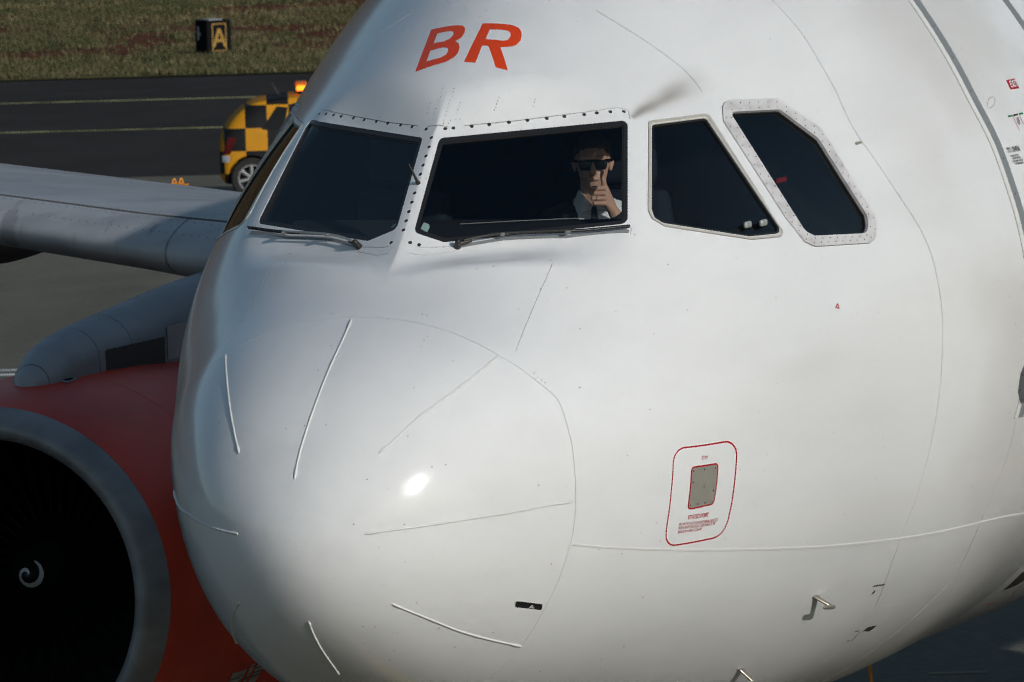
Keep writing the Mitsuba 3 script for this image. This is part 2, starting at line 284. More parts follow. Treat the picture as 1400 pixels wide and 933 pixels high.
FT = {k: np.array(v) for k, v in json.loads("""{"wsF":[[2.7277,1.5905],[2.7444,1.6242],[2.7616,1.6578],[2.7785,1.6913],[2.7954,1.7248],[2.8122,1.7581],[2.8291,1.7911],[2.8459,1.8238],[2.8628,1.8562],[2.8795,1.8881],[2.8961,1.9195],[2.9126,1.9505],[2.9289,1.9808],[2.9452,2.0104],[2.9615,2.0394],[2.9779,2.0675],[2.995,2.0948],[3.0144,2.1208],[3.0391,2.1451],[3.0076,2.1681],[2.9779,2.191],[2.9495,2.214],[2.9217,2.2374],[2.8942,2.2613],[2.8668,2.2857],[2.8394,2.3106],[2.812,2.3362],[2.7846,2.3625],[2.7573,2.3895],[2.7381,2.365],[2.7203,2.3395],[2.7029,2.3129],[2.6855,2.2851],[2.6681,2.2562],[2.6506,2.2261],[2.6329,2.1948],[2.6152,2.1622],[2.5974,2.1285],[2.5794,2.0935],[2.5613,2.0572],[2.5431,2.0198],[2.5248,1.9811],[2.5063,1.9412],[2.4877,1.9002],[2.469,1.8581],[2.4502,1.8149],[2.4312,1.7709],[2.4257,1.7175],[2.4205,1.665],[2.4167,1.6131],[2.4499,1.6098],[2.4824,1.6069],[2.5144,1.6042],[2.5459,1.6019],[2.5768,1.5997],[2.6075,1.5977],[2.6378,1.5958],[2.668,1.594],[2.6979,1.5922]],"wsS":[[2.7417,1.5194],[2.7688,1.4678],[2.7956,1.4164],[2.8222,1.3653],[2.8491,1.3146],[2.8762,1.2645],[2.903,1.2156],[2.9294,1.168],[2.9557,1.1221],[2.9823,1.0775],[3.0131,1.0326],[3.0798,0.9723],[3.0349,0.9628],[2.998,0.9494],[2.9673,0.9326],[2.9395,0.9139],[2.9129,0.8941],[2.8869,0.8735],[2.861,0.8521],[2.8353,0.8301],[2.8096,0.8073],[2.784,0.7837],[2.7585,0.7594],[2.7283,0.8007],[2.7005,0.8431],[2.6729,0.888],[2.6451,0.9357],[2.6172,0.9863],[2.589,1.0397],[2.5606,1.0961],[2.5319,1.1553],[2.503,1.2173],[2.4738,1.2818],[2.4444,1.3487],[2.4396,1.4065],[2.4351,1.4628],[2.4321,1.5166],[2.4684,1.5171],[2.504,1.5175],[2.5391,1.518],[2.5736,1.5184],[2.6078,1.5188],[2.6417,1.5191],[2.6753,1.5192],[2.7086,1.5193]],"w2o":[[3.0863,2.1979],[3.0955,2.1968],[3.132,2.2169],[3.1694,2.2356],[3.2076,2.2532],[3.2467,2.2696],[3.2864,2.2851],[3.2977,2.2964],[3.2956,2.3108],[3.2879,2.3424],[3.2811,2.374],[3.2751,2.4058],[3.27,2.4376],[3.2657,2.4694],[3.2623,2.5012],[3.2599,2.533],[3.2584,2.5646],[3.2579,2.5962],[3.2584,2.6276],[3.26,2.6589],[3.2626,2.69],[3.2664,2.7208],[3.2526,2.7319],[3.2325,2.7323],[3.1917,2.7236],[3.1518,2.7138],[3.113,2.7027],[3.0786,2.683],[3.0453,2.662],[3.0131,2.6399],[2.982,2.6168],[2.9519,2.5929],[2.9228,2.5682],[2.8947,2.5429],[2.8677,2.517],[2.8419,2.4906],[2.8225,2.4389],[2.8322,2.4071],[2.8572,2.3828],[2.8829,2.3589],[2.9093,2.3355],[2.9365,2.3123],[2.9645,2.2894],[2.9935,2.2666],[3.0235,2.2438],[3.0545,2.2209]],"w2i":[[3.0854,2.2156],[3.0964,2.214],[3.1304,2.2325],[3.1651,2.2498],[3.2006,2.266],[3.2368,2.2813],[3.2737,2.2957],[3.28,2.3029],[3.2767,2.3167],[3.2702,2.3493],[3.2645,2.3819],[3.2598,2.4146],[3.256,2.4472],[3.2532,2.4799],[3.2513,2.5124],[3.2505,2.5449],[3.2507,2.5773],[3.2519,2.6095],[3.2543,2.6415],[3.2577,2.6733],[3.2624,2.7049],[3.2488,2.7181],[3.2312,2.719],[3.1912,2.7102],[3.1521,2.7005],[3.114,2.6895],[3.0799,2.6696],[3.047,2.6484],[3.0152,2.626],[2.9844,2.6027],[2.9547,2.5786],[2.9259,2.5537],[2.8982,2.5282],[2.8716,2.5021],[2.8462,2.4754],[2.8349,2.441],[2.8479,2.4127],[2.8743,2.3871],[2.9015,2.362],[2.9296,2.3373],[2.9587,2.3129],[2.9889,2.2886],[3.0201,2.2644],[3.0523,2.2401]],"w3o":[[3.3619,2.2982],[3.385,2.2896],[3.4101,2.2933],[3.4426,2.3082],[3.4754,2.323],[3.5085,2.3376],[3.5419,2.3522],[3.5756,2.3667],[3.5901,2.3933],[3.6055,2.4198],[3.6217,2.4462],[3.6386,2.4725],[3.6564,2.4988],[3.6613,2.5239],[3.6619,2.5536],[3.6635,2.5835],[3.6659,2.6134],[3.6693,2.6433],[3.6736,2.6733],[3.6788,2.7033],[3.685,2.7333],[3.6923,2.7633],[3.7006,2.7932],[3.6926,2.8241],[3.6684,2.8447],[3.6346,2.8519],[3.583,2.8401],[3.5308,2.8286],[3.4782,2.8177],[3.4254,2.8074],[3.3727,2.7977],[3.3352,2.7734],[3.3238,2.7445],[3.3137,2.7154],[3.3047,2.686],[3.3013,2.6547],[3.2991,2.6232],[3.298,2.5916],[3.2978,2.5598],[3.2987,2.5279],[3.3006,2.4959],[3.3034,2.4638],[3.3072,2.4318],[3.3119,2.3998],[3.3174,2.3678],[3.3238,2.3359]],"w3i":[[3.3704,2.3355],[3.3805,2.3293],[3.3946,2.3316],[3.4337,2.3478],[3.4731,2.3639],[3.5128,2.3799],[3.5529,2.3958],[3.5655,2.4214],[3.5789,2.4468],[3.5931,2.4721],[3.6079,2.4973],[3.6235,2.5225],[3.6248,2.5507],[3.6269,2.5789],[3.6297,2.6072],[3.6335,2.6354],[3.638,2.6637],[3.6435,2.692],[3.6498,2.7203],[3.657,2.7485],[3.6651,2.7767],[3.656,2.8021],[3.6387,2.8167],[3.6211,2.8179],[3.5764,2.8071],[3.5313,2.7965],[3.486,2.7863],[3.4405,2.7765],[3.395,2.7671],[3.3685,2.7492],[3.3597,2.7348],[3.3546,2.7047],[3.3506,2.6744],[3.3476,2.6439],[3.3457,2.6134],[3.3448,2.5826],[3.3449,2.5518],[3.346,2.5209],[3.3479,2.49],[3.3507,2.459],[3.3544,2.428],[3.3589,2.3971],[3.3643,2.3663]],"w3hatch_tip":[[3.6206,2.5239]],"postL":[[2.753,1.5789],[2.7843,1.4883],[2.3658,1.5163],[2.3658,1.6261]],"lb":[[2.4167,1.6131]],"frame_topL":[[2.7567,1.5019],[2.7733,1.5251],[2.7598,1.5682],[2.7684,1.6087]],"frame_line":[[2.3752,1.648],[2.3791,1.6712],[2.3961,1.7224],[2.4176,1.783],[2.4389,1.8427]],"frame_top":[[2.7567,1.5019],[2.7733,1.5251],[2.7598,1.5682],[2.7684,1.6087],[2.7912,1.6583],[2.8143,1.7076],[2.8381,1.7563],[2.8628,1.8043],[2.8887,1.8498],[2.9151,1.8942],[2.9415,1.9375],[2.9678,1.9795],[2.9937,2.0192],[3.0205,2.0571],[3.0536,2.0922],[3.0668,2.1121],[3.0689,2.1276],[3.0468,2.1481]],"frame_right":[[2.7556,2.3883],[2.7513,2.4111],[2.734,2.4267]],"frame_bot":[[2.3591,1.6064],[2.3791,1.6712],[2.3951,1.7127]],"frame_bot2":[[2.3397,1.6321],[2.3533,1.708],[2.3834,1.773],[2.4137,1.836],[2.4312,1.849]],"bolts":[[2.7657,1.5255],[2.7599,1.5997],[2.7715,1.6258],[2.7252,1.56],[2.6948,1.5629],[2.6659,1.5608],[2.6365,1.5601],[2.6073,1.56],[2.5461,1.5588],[2.5153,1.559],[2.4835,1.5576],[2.4511,1.5581],[2.4178,1.5589],[2.3855,1.5061],[2.3785,1.613],[2.3847,1.6596],[2.7992,1.6838],[2.8264,1.7387],[2.8585,1.7997],[2.889,1.8549],[2.9214,1.912],[2.9509,1.9614],[2.9828,2.0162],[3.0043,2.0488],[3.0285,2.083],[3.0567,2.1168]],"knob":[[2.5771,1.564]],"stripA":[[1.8519,1.5071],[1.6875,1.5357],[1.4788,1.5565],[1.2243,1.5714],[0.9295,1.5597],[0.7439,1.5244],[0.5258,1.4882]],"stripB":[[1.8484,2.5181],[1.7284,2.5199],[1.5319,2.5122],[1.3749,2.4925],[1.218,2.4644],[1.0391,2.4481],[0.8803,2.418]],"stripC":[[1.9427,3.3449],[1.8057,3.3415],[1.6605,3.3361],[1.5039,3.3237],[1.3376,3.2988],[0.9667,3.2311],[0.5605,3.1557]],"stripD":[[1.9609,4.0394],[1.7916,4.0389],[1.6573,4.0372],[1.4863,4.0275],[1.3116,4.005],[1.1089,3.9778],[0.9311,3.9609]],"stripE":[[1.8689,0.6235],[1.5678,0.6711],[1.2363,0.7184],[1.0229,0.7328],[0.8745,0.7248]],"stripF":[[1.5486,-0.1805],[1.1976,-0.1135],[0.9014,-0.0783],[0.7218,-0.0595],[0.5608,-0.0281]],"stripG":[[0.7499,-1.5598],[0.8685,-1.5612],[0.9925,-1.5676],[1.1593,-1.5785],[1.3424,-1.5787]],"radome":[[1.888,0.6209],[1.8863,0.8251],[1.8892,1.0637],[1.8785,1.2785],[1.879,1.4932],[1.8755,1.7124],[1.8683,1.984],[1.8583,2.3285],[1.862,2.5163],[1.9002,2.7212],[1.9402,2.8351],[1.9478,2.8734],[1.9408,2.9996],[1.9453,3.1897],[1.9621,3.3608],[1.9703,3.4955],[1.9657,3.5961],[1.9593,3.7601],[1.953,3.8738],[1.9609,4.0394],[1.9657,4.1437],[1.9713,4.2476]],"ringa":[[3.355,1.842],[3.3516,1.8844],[3.3508,1.9266],[3.3518,1.9689],[3.3537,2.0111],[3.356,2.0536],[3.3592,2.0962],[3.3608,2.1392],[3.3563,2.1831],[3.3463,2.2276]],"ringb":[[3.8322,2.1516],[3.831,2.186],[3.8304,2.2207],[3.8286,2.2556],[3.8242,2.2905],[3.8169,2.3256],[3.8094,2.3608],[3.8039,2.3964],[3.7985,2.4321],[3.7904,2.4677],[3.7821,2.5036],[3.7771,2.5398],[3.7787,2.5764],[3.7866,2.6133],[3.7961,2.6502],[3.8049,2.6872],[3.8142,2.7242],[3.8255,2.7611],[3.8388,2.798],[3.8527,2.8349],[3.8659,2.8719],[3.8771,2.9089],[3.8851,2.9457],[3.8892,2.9822],[3.891,3.0186],[3.8925,3.0548],[3.8933,3.0909],[3.8928,3.1266],[3.8906,3.162],[3.8877,3.1973],[3.8856,3.2327],[3.8844,3.2683],[3.8834,3.3039],[3.8819,3.3393],[3.8799,3.3745],[3.8779,3.4097],[3.8763,3.445],[3.8751,3.4803],[3.874,3.5155],[3.8726,3.5505],[3.8706,3.5854],[3.8687,3.6201],[3.8676,3.655],[3.8684,3.6905],[3.8725,3.7269],[3.8813,3.7646],[3.8946,3.8037],[3.9117,3.8439],[3.9324,3.8852],[3.956,3.9275]],"ringc":[[4.2721,3.4189],[4.2711,3.4542],[4.2717,3.49],[4.2729,3.5258],[4.2739,3.5616],[4.2737,3.5971],[4.2728,3.6323],[4.2717,3.6676],[4.2731,3.7035],[4.28,3.7409],[4.2917,3.7797],[4.3058,3.8192],[4.3195,3.8588],[4.329,3.8975]],"doorF":[[4.2953,2.3579],[4.2894,2.3944],[4.2842,2.4309],[4.2797,2.4674],[4.2758,2.5038],[4.2724,2.5403],[4.2692,2.5767],[4.2662,2.6131],[4.265,2.6495],[4.2667,2.6859],[4.2699,2.7222],[4.2724,2.7584],[4.273,2.7947],[4.2729,2.831],[4.2732,2.8673],[4.2752,2.9035]],"doorB":[[4.3138,2.3643]],"door2":[[4.6554,2.4552],[4.6514,2.5391]],"wl":[[1.9848,3.5464],[2.0709,3.5545],[2.1561,3.5611],[2.2402,3.5667],[2.3233,3.572],[2.4052,3.5778],[2.4862,3.5849],[2.5661,3.5941],[2.6451,3.6057],[2.7232,3.6189],[2.8001,3.6329],[2.8758,3.647],[2.9506,3.6599],[3.025,3.6708],[3.0995,3.6784],[3.1746,3.6824],[3.2506,3.6839],[3.3276,3.6844],[3.4062,3.6855],[3.4863,3.6886],[3.5672,3.6933],[3.6475,3.6992],[3.7261,3.7056],[3.8024,3.712],[3.8765,3.7179],[3.9489,3.7229],[4.0195,3.7263],[4.088,3.7278],[4.1544,3.7268],[4.2199,3.7244],[4.2865,3.7218],[4.3565,3.7204],[4.4332,3.7217],[4.5223,3.7284]],"capline":[[2.4695,2.292],[2.3443,2.3522],[2.2018,2.4248],[1.955,2.5462]],"B":[[2.9741,1.4212],[3.1926,1.4058],[3.1808,1.4921],[3.1745,1.5095],[3.1664,1.5188],[3.1549,1.5253],[3.1355,1.5301],[3.1129,1.5281],[3.0958,1.5137],[3.0851,1.5277],[3.0648,1.5388],[3.0471,1.5427],[3.0299,1.5432],[3.0135,1.5375],[2.9942,1.5162]],"B1":[[3.1588,1.4366],[3.1563,1.4757],[3.1518,1.4861],[3.1446,1.492],[3.1318,1.4958],[3.1155,1.4913],[3.1057,1.4764],[3.1079,1.4399]],"B2":[[3.0703,1.4417],[3.0737,1.4823],[3.069,1.4954],[3.0602,1.5034],[3.049,1.5072],[3.032,1.5056],[3.0201,1.491],[3.0155,1.4464]],"Rr":[[2.9913,1.5791],[3.1784,1.5712],[3.1804,1.6308],[3.1816,1.6607],[3.1745,1.6832],[3.1616,1.6964],[3.1472,1.7046],[3.1214,1.7109],[3.0989,1.7076],[3.0878,1.6986],[3.0812,1.6876],[3.074,1.6655],[2.9806,1.7284],[2.9814,1.6873],[3.0717,1.6279],[3.0713,1.6087],[2.9884,1.6173]],"R1":[[3.1492,1.6034],[3.1534,1.6412],[3.152,1.6592],[3.1455,1.6684],[3.1366,1.6738],[3.1232,1.676],[3.1112,1.6732],[3.1041,1.6626],[3.1025,1.6074]],"spo":[[2.5642,3.217],[2.7734,3.2553],[2.7901,3.2623],[2.8036,3.2714],[2.8178,3.2864],[2.8271,3.3016],[2.8318,3.3186],[2.8382,3.4093],[2.8454,3.4916],[2.8473,3.5416],[2.8427,3.5655],[2.8311,3.5813],[2.8174,3.5876],[2.7989,3.5908],[2.5869,3.5803],[2.5667,3.5751],[2.5473,3.5637],[2.5316,3.5482],[2.5206,3.5192],[2.516,3.4884],[2.5072,3.367],[2.5054,3.2571],[2.5139,3.2341],[2.5293,3.2216],[2.5468,3.2168]],"spi":[[2.6166,3.3001],[2.7264,3.3173],[2.7349,3.3215],[2.7413,3.3297],[2.7464,3.3944],[2.7485,3.4503],[2.7461,3.458],[2.7382,3.4608],[2.633,3.4543],[2.6217,3.4511],[2.6149,3.444],[2.6124,3.4348],[2.6081,3.3615],[2.6053,3.3104],[2.6085,3.302]],"spscrew":[[2.6168,3.3145],[2.6736,3.3228],[2.7283,3.3317],[2.6195,3.3558],[2.7339,3.4121],[2.6252,3.4388],[2.6627,3.4426],[2.7007,3.4472],[2.737,3.4522],[2.6807,3.3842]],"t_stby":[[2.653,3.2827],[2.6866,3.2898],[2.6536,3.2705]],"t_static":[[2.6257,3.4915],[2.7371,3.5035],[2.6228,3.4765]],"t_l1":[[2.5846,3.5071],[2.7919,3.5312],[2.5823,3.4968]],"t_l2":[[2.5868,3.5212],[2.7861,3.5419],[2.5843,3.511]],"t_l3":[[2.5889,3.5363],[2.717,3.5473],[2.5862,3.5261]],"label4":[[1.7461,3.8277],[1.7572,3.822],[1.9248,3.8273],[1.9329,3.8358],[1.9369,3.8553],[1.7628,3.8538]],"t_4":[[1.85,3.8529],[1.8767,3.8527],[1.8419,3.8348]],"tri":[[3.3919,2.9741],[3.3953,2.9932],[3.3708,2.9847]],"tri2":[[3.3891,2.9801],[3.39,2.9886],[3.3788,2.9849]],"exit":[[4.4389,2.6363],[4.4806,2.6406],[4.4776,2.6662],[4.4371,2.6607]],"t_exit":[[4.4433,2.6564],[4.4771,2.6601],[4.4468,2.6409]],"t_open":[[4.3105,2.7994],[4.3654,2.8059],[4.3101,2.7869]],"t_o0":[[4.3141,2.8116],[4.3519,2.8153],[4.314,2.807]],"t_o1":[[4.321,2.819],[4.3567,2.8224],[4.3209,2.8144]],"t_o2":[[4.3146,2.8253],[4.3657,2.8307],[4.3144,2.8208]],"t_o3":[[4.3227,2.8329],[4.3626,2.8374],[4.3225,2.8283]],"dash":[[4.3727,2.7181],[4.3924,2.7202],[4.3966,2.7205],[4.4177,2.7222],[4.4235,2.7228],[4.4425,2.7245]],"pink":[[4.3935,2.7211],[4.3948,2.7592],[4.4223,2.7241],[4.4241,2.7507]],"blob":[[4.4079,2.7375],[4.4046,2.7302],[4.4113,2.7448]],"oval":[[4.3466,2.6742],[4.3389,2.6782],[4.3303,2.681],[4.3218,2.6822],[4.315,2.6816],[4.3106,2.6793],[4.3095,2.6757],[4.3117,2.6713],[4.3171,2.6668],[4.3247,2.6628],[4.3334,2.6601],[4.3419,2.6589],[4.3489,2.6595],[4.3533,2.6617],[4.3544,2.6653],[4.352,2.6697]],"aoa":[[4.2579,3.305],[4.2446,3.3143],[4.2432,3.3621],[4.2746,3.3938],[4.2856,3.4062],[4.277,3.3739]],"probe1":[[3.5314,3.8475],[3.6199,3.8857],[3.5558,3.8844],[3.5435,3.8393]],"probe2":[[3.4217,4.0947],[3.5152,4.1265]],"blade":[[5.0768,4.1066],[5.0652,4.0726],[5.0604,4.0362]],"redo":[[5.3563,4.2299],[5.2485,4.1557],[5.232,4.1238]],"redmark":[[5.116,4.1827],[5.1813,4.1858]],"pan":[[3.9275,4.1481],[3.9402,4.0365],[3.9857,3.9411],[4.0223,3.9387],[4.1217,3.9418],[4.1426,3.9543],[4.1497,3.975],[4.1403,4.0442],[4.1461,4.1427]],"pandark":[[4.0176,4.023],[4.0288,4.0102],[4.0789,4.0106],[4.0793,4.0195],[4.0693,4.0295]],"panline":[[4.0072,4.0557],[4.0037,4.0241],[3.9649,4.0155],[3.9882,4.016],[3.9718,4.05],[3.9859,4.0509]],"slot":[[3.8789,3.8828],[3.8756,3.8739],[3.887,3.871],[3.8903,3.8799]],"t_sm":[[3.856,3.8544],[3.9222,3.8583],[3.8542,3.8492]],"riv1":[[2.8767,1.5473],[2.8628,1.5486],[2.85,1.5491],[2.8384,1.5476],[2.8273,1.5483],[2.8151,1.5443],[2.8052,1.5424],[2.7966,1.5443],[2.7835,1.5434],[2.8758,1.5879],[2.8631,1.5892],[2.8495,1.5908],[2.8367,1.5886],[2.8255,1.5877],[2.8142,1.5883],[2.8034,1.5882],[2.7928,1.5881],[2.7798,1.5878],[2.7715,1.5888],[2.8377,1.6231],[2.8278,1.623],[2.8184,1.6233],[2.8092,1.623],[2.7945,1.6254],[2.8001,1.6389],[2.7861,1.6088],[2.7762,1.6054],[2.8365,1.5181],[2.8291,1.5152],[2.8223,1.5158],[2.8114,1.5139],[2.8904,1.7397],[2.8827,1.7397],[2.8749,1.7398],[2.8671,1.741],[2.8604,1.7394],[2.9401,1.8498],[2.9324,1.8507],[2.9231,1.8535]],"riv2":[[3.1046,0.9913],[3.044,1.0477],[3.0187,1.0812],[2.9878,1.1191],[2.9568,1.1724],[2.9596,1.1881],[2.9281,1.2366],[2.8895,1.3046],[2.8633,1.3343]],"riv3":[[1.9242,2.696],[1.9261,2.7208],[1.9318,2.7421],[1.9384,2.763]],"riv4":[[1.9397,1.9959],[1.8287,2.0856],[1.7391,2.1102],[1.6893,2.1278],[1.7805,2.108],[1.9449,1.9629]],"wip_px":[[2.4376,1.8424],[2.5341,2.0258],[2.6318,2.2476],[2.7389,2.4149]],"smudge":[[3.0643,2.1517],[3.1164,2.1579],[3.1997,2.1732],[3.289,2.1814],[3.376,2.1898],[3.4445,2.1968]],"hinge":[[3.7555,2.5902],[3.7777,2.5944]]}""").items()}

def patch(poly, off=0., wall=0., da=.012, dp=.0131):
    """surface-following sheet of a polygon of the domain, with walls down its edges: (v, f, n)"""
    a0, p0, a1, p1 = poly.bounds
    ia, ja = int(math.floor(a0/da)), int(math.ceil(a1/da)); ip, jp = int(math.floor(p0/dp)), int(math.ceil(p1/dp))
    I, J = [g.ravel() for g in np.meshgrid(np.arange(ia, ja), np.arange(ip, jp), indexing='ij')]
    cells = shapely.box(I*da, J*dp, (I + 1)*da, (J + 1)*dp)
    shapely.prepare(poly)
    inside = shapely.covers(poly, cells); part = shapely.intersects(poly, cells) & ~inside
    D, F, base = [], [], 0
    if inside.any():
        W = jp - ip + 1; i, j = I[inside] - ia, J[inside] - ip
        q = np.stack([i*W + j, (i + 1)*W + j, (i + 1)*W + j + 1, i*W + j + 1], 1)
        ids, inv = np.unique(q, return_inverse=True); inv = inv.reshape(-1, 4)
        D.append(np.stack([(ids//W + ia)*da, (ids % W + ip)*dp], 1)); F += [inv[:, [0, 1, 2]], inv[:, [0, 2, 3]]]; base = len(ids)
    for g in shapely.intersection(poly, cells[part]):
        for h in getattr(g, 'geoms', [g]):
            if h.geom_type != 'Polygon' or h.area < 1e-9: continue
            rings = [np.array(r.coords)[:-1] for r in (h.exterior, *h.interiors)]
            pts = np.vstack(rings); tri = mapbox_earcut.triangulate_float64(pts, np.cumsum([len(r) for r in rings]).astype(np.uint32)).reshape(-1, 3).astype(int)
            if len(tri): D.append(pts); F.append(tri + base); base += len(pts)
    D, F = np.vstack(D), np.vstack(F)
    v, n = surf(D, off)
    c = np.cross(v[F[:, 1]] - v[F[:, 0]], v[F[:, 2]] - v[F[:, 0]]); flip = (c*n[F[:, 0]]).sum(1) < 0
    F[flip] = F[flip][:, ::-1]
    if wall:
        V, N, FF = [v], [n], [F]; k = len(v)
        for g in getattr(poly, 'geoms', [poly]):
            for r in (g.exterior, *g.interiors):
                q = np.array(shapely.segmentize(r, max(da, dp)).coords)
                t, nn = surf(q, off); b = t - nn*wall
                e = np.cross(t[1:] - t[:-1], nn[:-1]); e /= np.linalg.norm(e, axis=1, keepdims=True) + 1e-12
                V.append(np.stack([t[:-1], t[1:], b[1:], b[:-1]], 1).reshape(-1, 3)); N.append(np.repeat(e, 4, 0))
                m = np.arange(len(q) - 1)*4 + k; FF += [np.stack([m, m + 1, m + 2], 1), np.stack([m, m + 2, m + 3], 1)]; k += 4*(len(q) - 1)
        v, n, F = np.vstack(V), np.vstack(N), np.vstack(FF)
    return v, F, n
def skin(key, poly, bsdf, off=0., wall=0., label=None, fine=1., **k):
    return put(key, raw(*patch(poly, off, wall, .012*fine, .0131*fine), bsdf), label, **k)
def P_(c): return shapely.Polygon(c)
def rnd(p, r): return p.buffer(-r).buffer(r, quad_segs=4)
def smooth_line(c, n=60):
    c = np.asarray(c); d = np.r_[0, np.cumsum(np.linalg.norm(np.diff(c, axis=0), axis=1))]
    return CubicSpline(d, c)(np.linspace(0, d[-1], n))
SM.extend(surf(FT['smudge'])[0])
A = 'airliner'
thing(A, 'white passenger jet with orange markings, seen close from its nose', 'airplane')

# window outlines
ws = rnd(P_(FT['wsF']), .02)
w2o, w2i, w3o, w3i = (rnd(P_(FT[k]), .01) for k in ('w2o', 'w2i', 'w3o', 'w3i'))
wss = rnd(P_(FT['wsS']), .02); holes = [ws, w2o, w3o, wss, mirror(w2o), mirror(w3o)]
# joints between the skin panels
HP = np.pi/2
def both(c): return [c, mirror(c)]
radome_c = FT['radome']; rad_port = radome_c[radome_c[:, 1] > HP]
top_s = mirror(rad_port)[::-1]
keel = np.array([(1.9775, 4.45), (1.9775, 1.5*np.pi + .0)])
rad_line = np.vstack([[(1.9775, -HP)], mirror(keel)[::-1][1:], top_s, rad_port, keel])
jb = FT['ringb']; jb = np.vstack([[(3.8395, HP)], jb, [(3.985, 4.1), (3.99, 1.5*np.pi)]])
dF = FT['doorF']; jc = np.vstack([[(4.285, HP)], [(4.286, 2.2)], dF[:1] - [0.0, 0], dF, [(4.27, 3.1)], FT['ringc'], [(4.27, 4.1), (4.27, 1.5*np.pi)]])
EPS = .0011
lines = [rad_line, jb, mirror(jb), jc, mirror(jc)]
lines += both(FT['capline']); lines += both(smooth_line(FT['ringa']))
wl = np.vstack([FT['wl'], [(4.9, 3.735), (5.5, 3.735)]])
lines += both(wl)
fl = [FT['frame_top'][4:], FT['frame_right'], FT['frame_line'], FT['frame_bot2']]
for l in fl: lines += both(l)
lines.append(FT['frame_topL'])
slots = unary_union([shapely.LineString(l).buffer(EPS, cap_style='flat', quad_segs=2) for l in lines])
domain = shapely.box(.0, -HP, 5.5, 1.5*np.pi)
body = domain.difference(unary_union(holes)).difference(slots)
pieces = sorted(body.geoms, key=lambda g: g.bounds[0])
for g in pieces:
    if g.area < 1e-4: continue
    c = g.representative_point()
    if g.bounds[0] < .01: skin(A + '__radome', g, 'paint_white', 0, .004, 'white radome with raised lightning strips', fine=.9)
    else: skin(A + '__skin_panel', g, 'paint_white', 0, .004)
def seam(l, w=.0040, bs='seam', off=-.0022): return raw(*patch(shapely.LineString(l).buffer(w, cap_style='flat').intersection(domain), off, 0, .03, .03), bs)
for i, l in enumerate(lines): put(A + '__joint_sealant', seam(l, bs='seam_dark' if i == 0 else 'seam'))
# lap strip that catches the light along the waterline joint
skin(A + '__lap_strip', shapely.LineString(wl).buffer(.0030, cap_style='flat'), 'strip', .004, .005)
# constant section behind the nose
an = np.linspace(0, 2*np.pi, 145)
e_, _n = surf(np.stack([np.full(145, 5.5), an - HP], 1))
rows = [e_ + [dx, 0, 0] for dx in (0, 2, 5, 10, 15, 20, 24)]
rows.append(np.stack([rows[-1][:, 0] + 6, rows[-1][:, 1]*.55, (rows[-1][:, 2] - ZS)*.55 + ZS + .7], 1)); rows.append(np.stack([rows[-1][:, 0] + 4, rows[-1][:, 1]*.1, (rows[-1][:, 2] - ZS - .7)*.1 + ZS + 1.4], 1))
put(A + '__rear_fuselage', ply(loft(np.array(rows)), 'paint_white', True))

# ------------------------------------------------------------------ flight-deck windows
def screws(pts, r, key, bsdf='bolt', off=.0012, parent=A, single=False):
    ms = []
    for q in np.atleast_2d(pts):
        p, n = surf(np.array([q])); p, n = p[0], n[0]
        a = np.cross(n, [0, 0, 1.]); a /= np.linalg.norm(a); b = np.cross(n, a)
        an = np.arange(9)*2*np.pi/9; rim = p + n*(off*.4) + r*(np.cos(an)[:, None]*a + np.sin(an)[:, None]*b)
        top = p + n*off + .7*r*(np.cos(an)[:, None]*a + np.sin(an)[:, None]*b)
        v = np.vstack([rim, top, [p + n*off*1.1]]); f = []
        for j in range(9): k = (j + 1) % 9; f += [[j, k, 9 + k], [j, 9 + k, 9 + j], [9 + j, 9 + k, 18]]
        ms.append(trimesh.Trimesh(v, f, process=False))
    if single: put(key, ply(cat(*ms), bsdf), kind='stuff')
    else:
        for m in ms: put(key, ply(m, bsdf))
def along(poly, n, phase=0.):
    r = poly.exterior; return np.array([r.interpolate((i + phase)/n, normalized=True).coords[0] for i in range(n)])
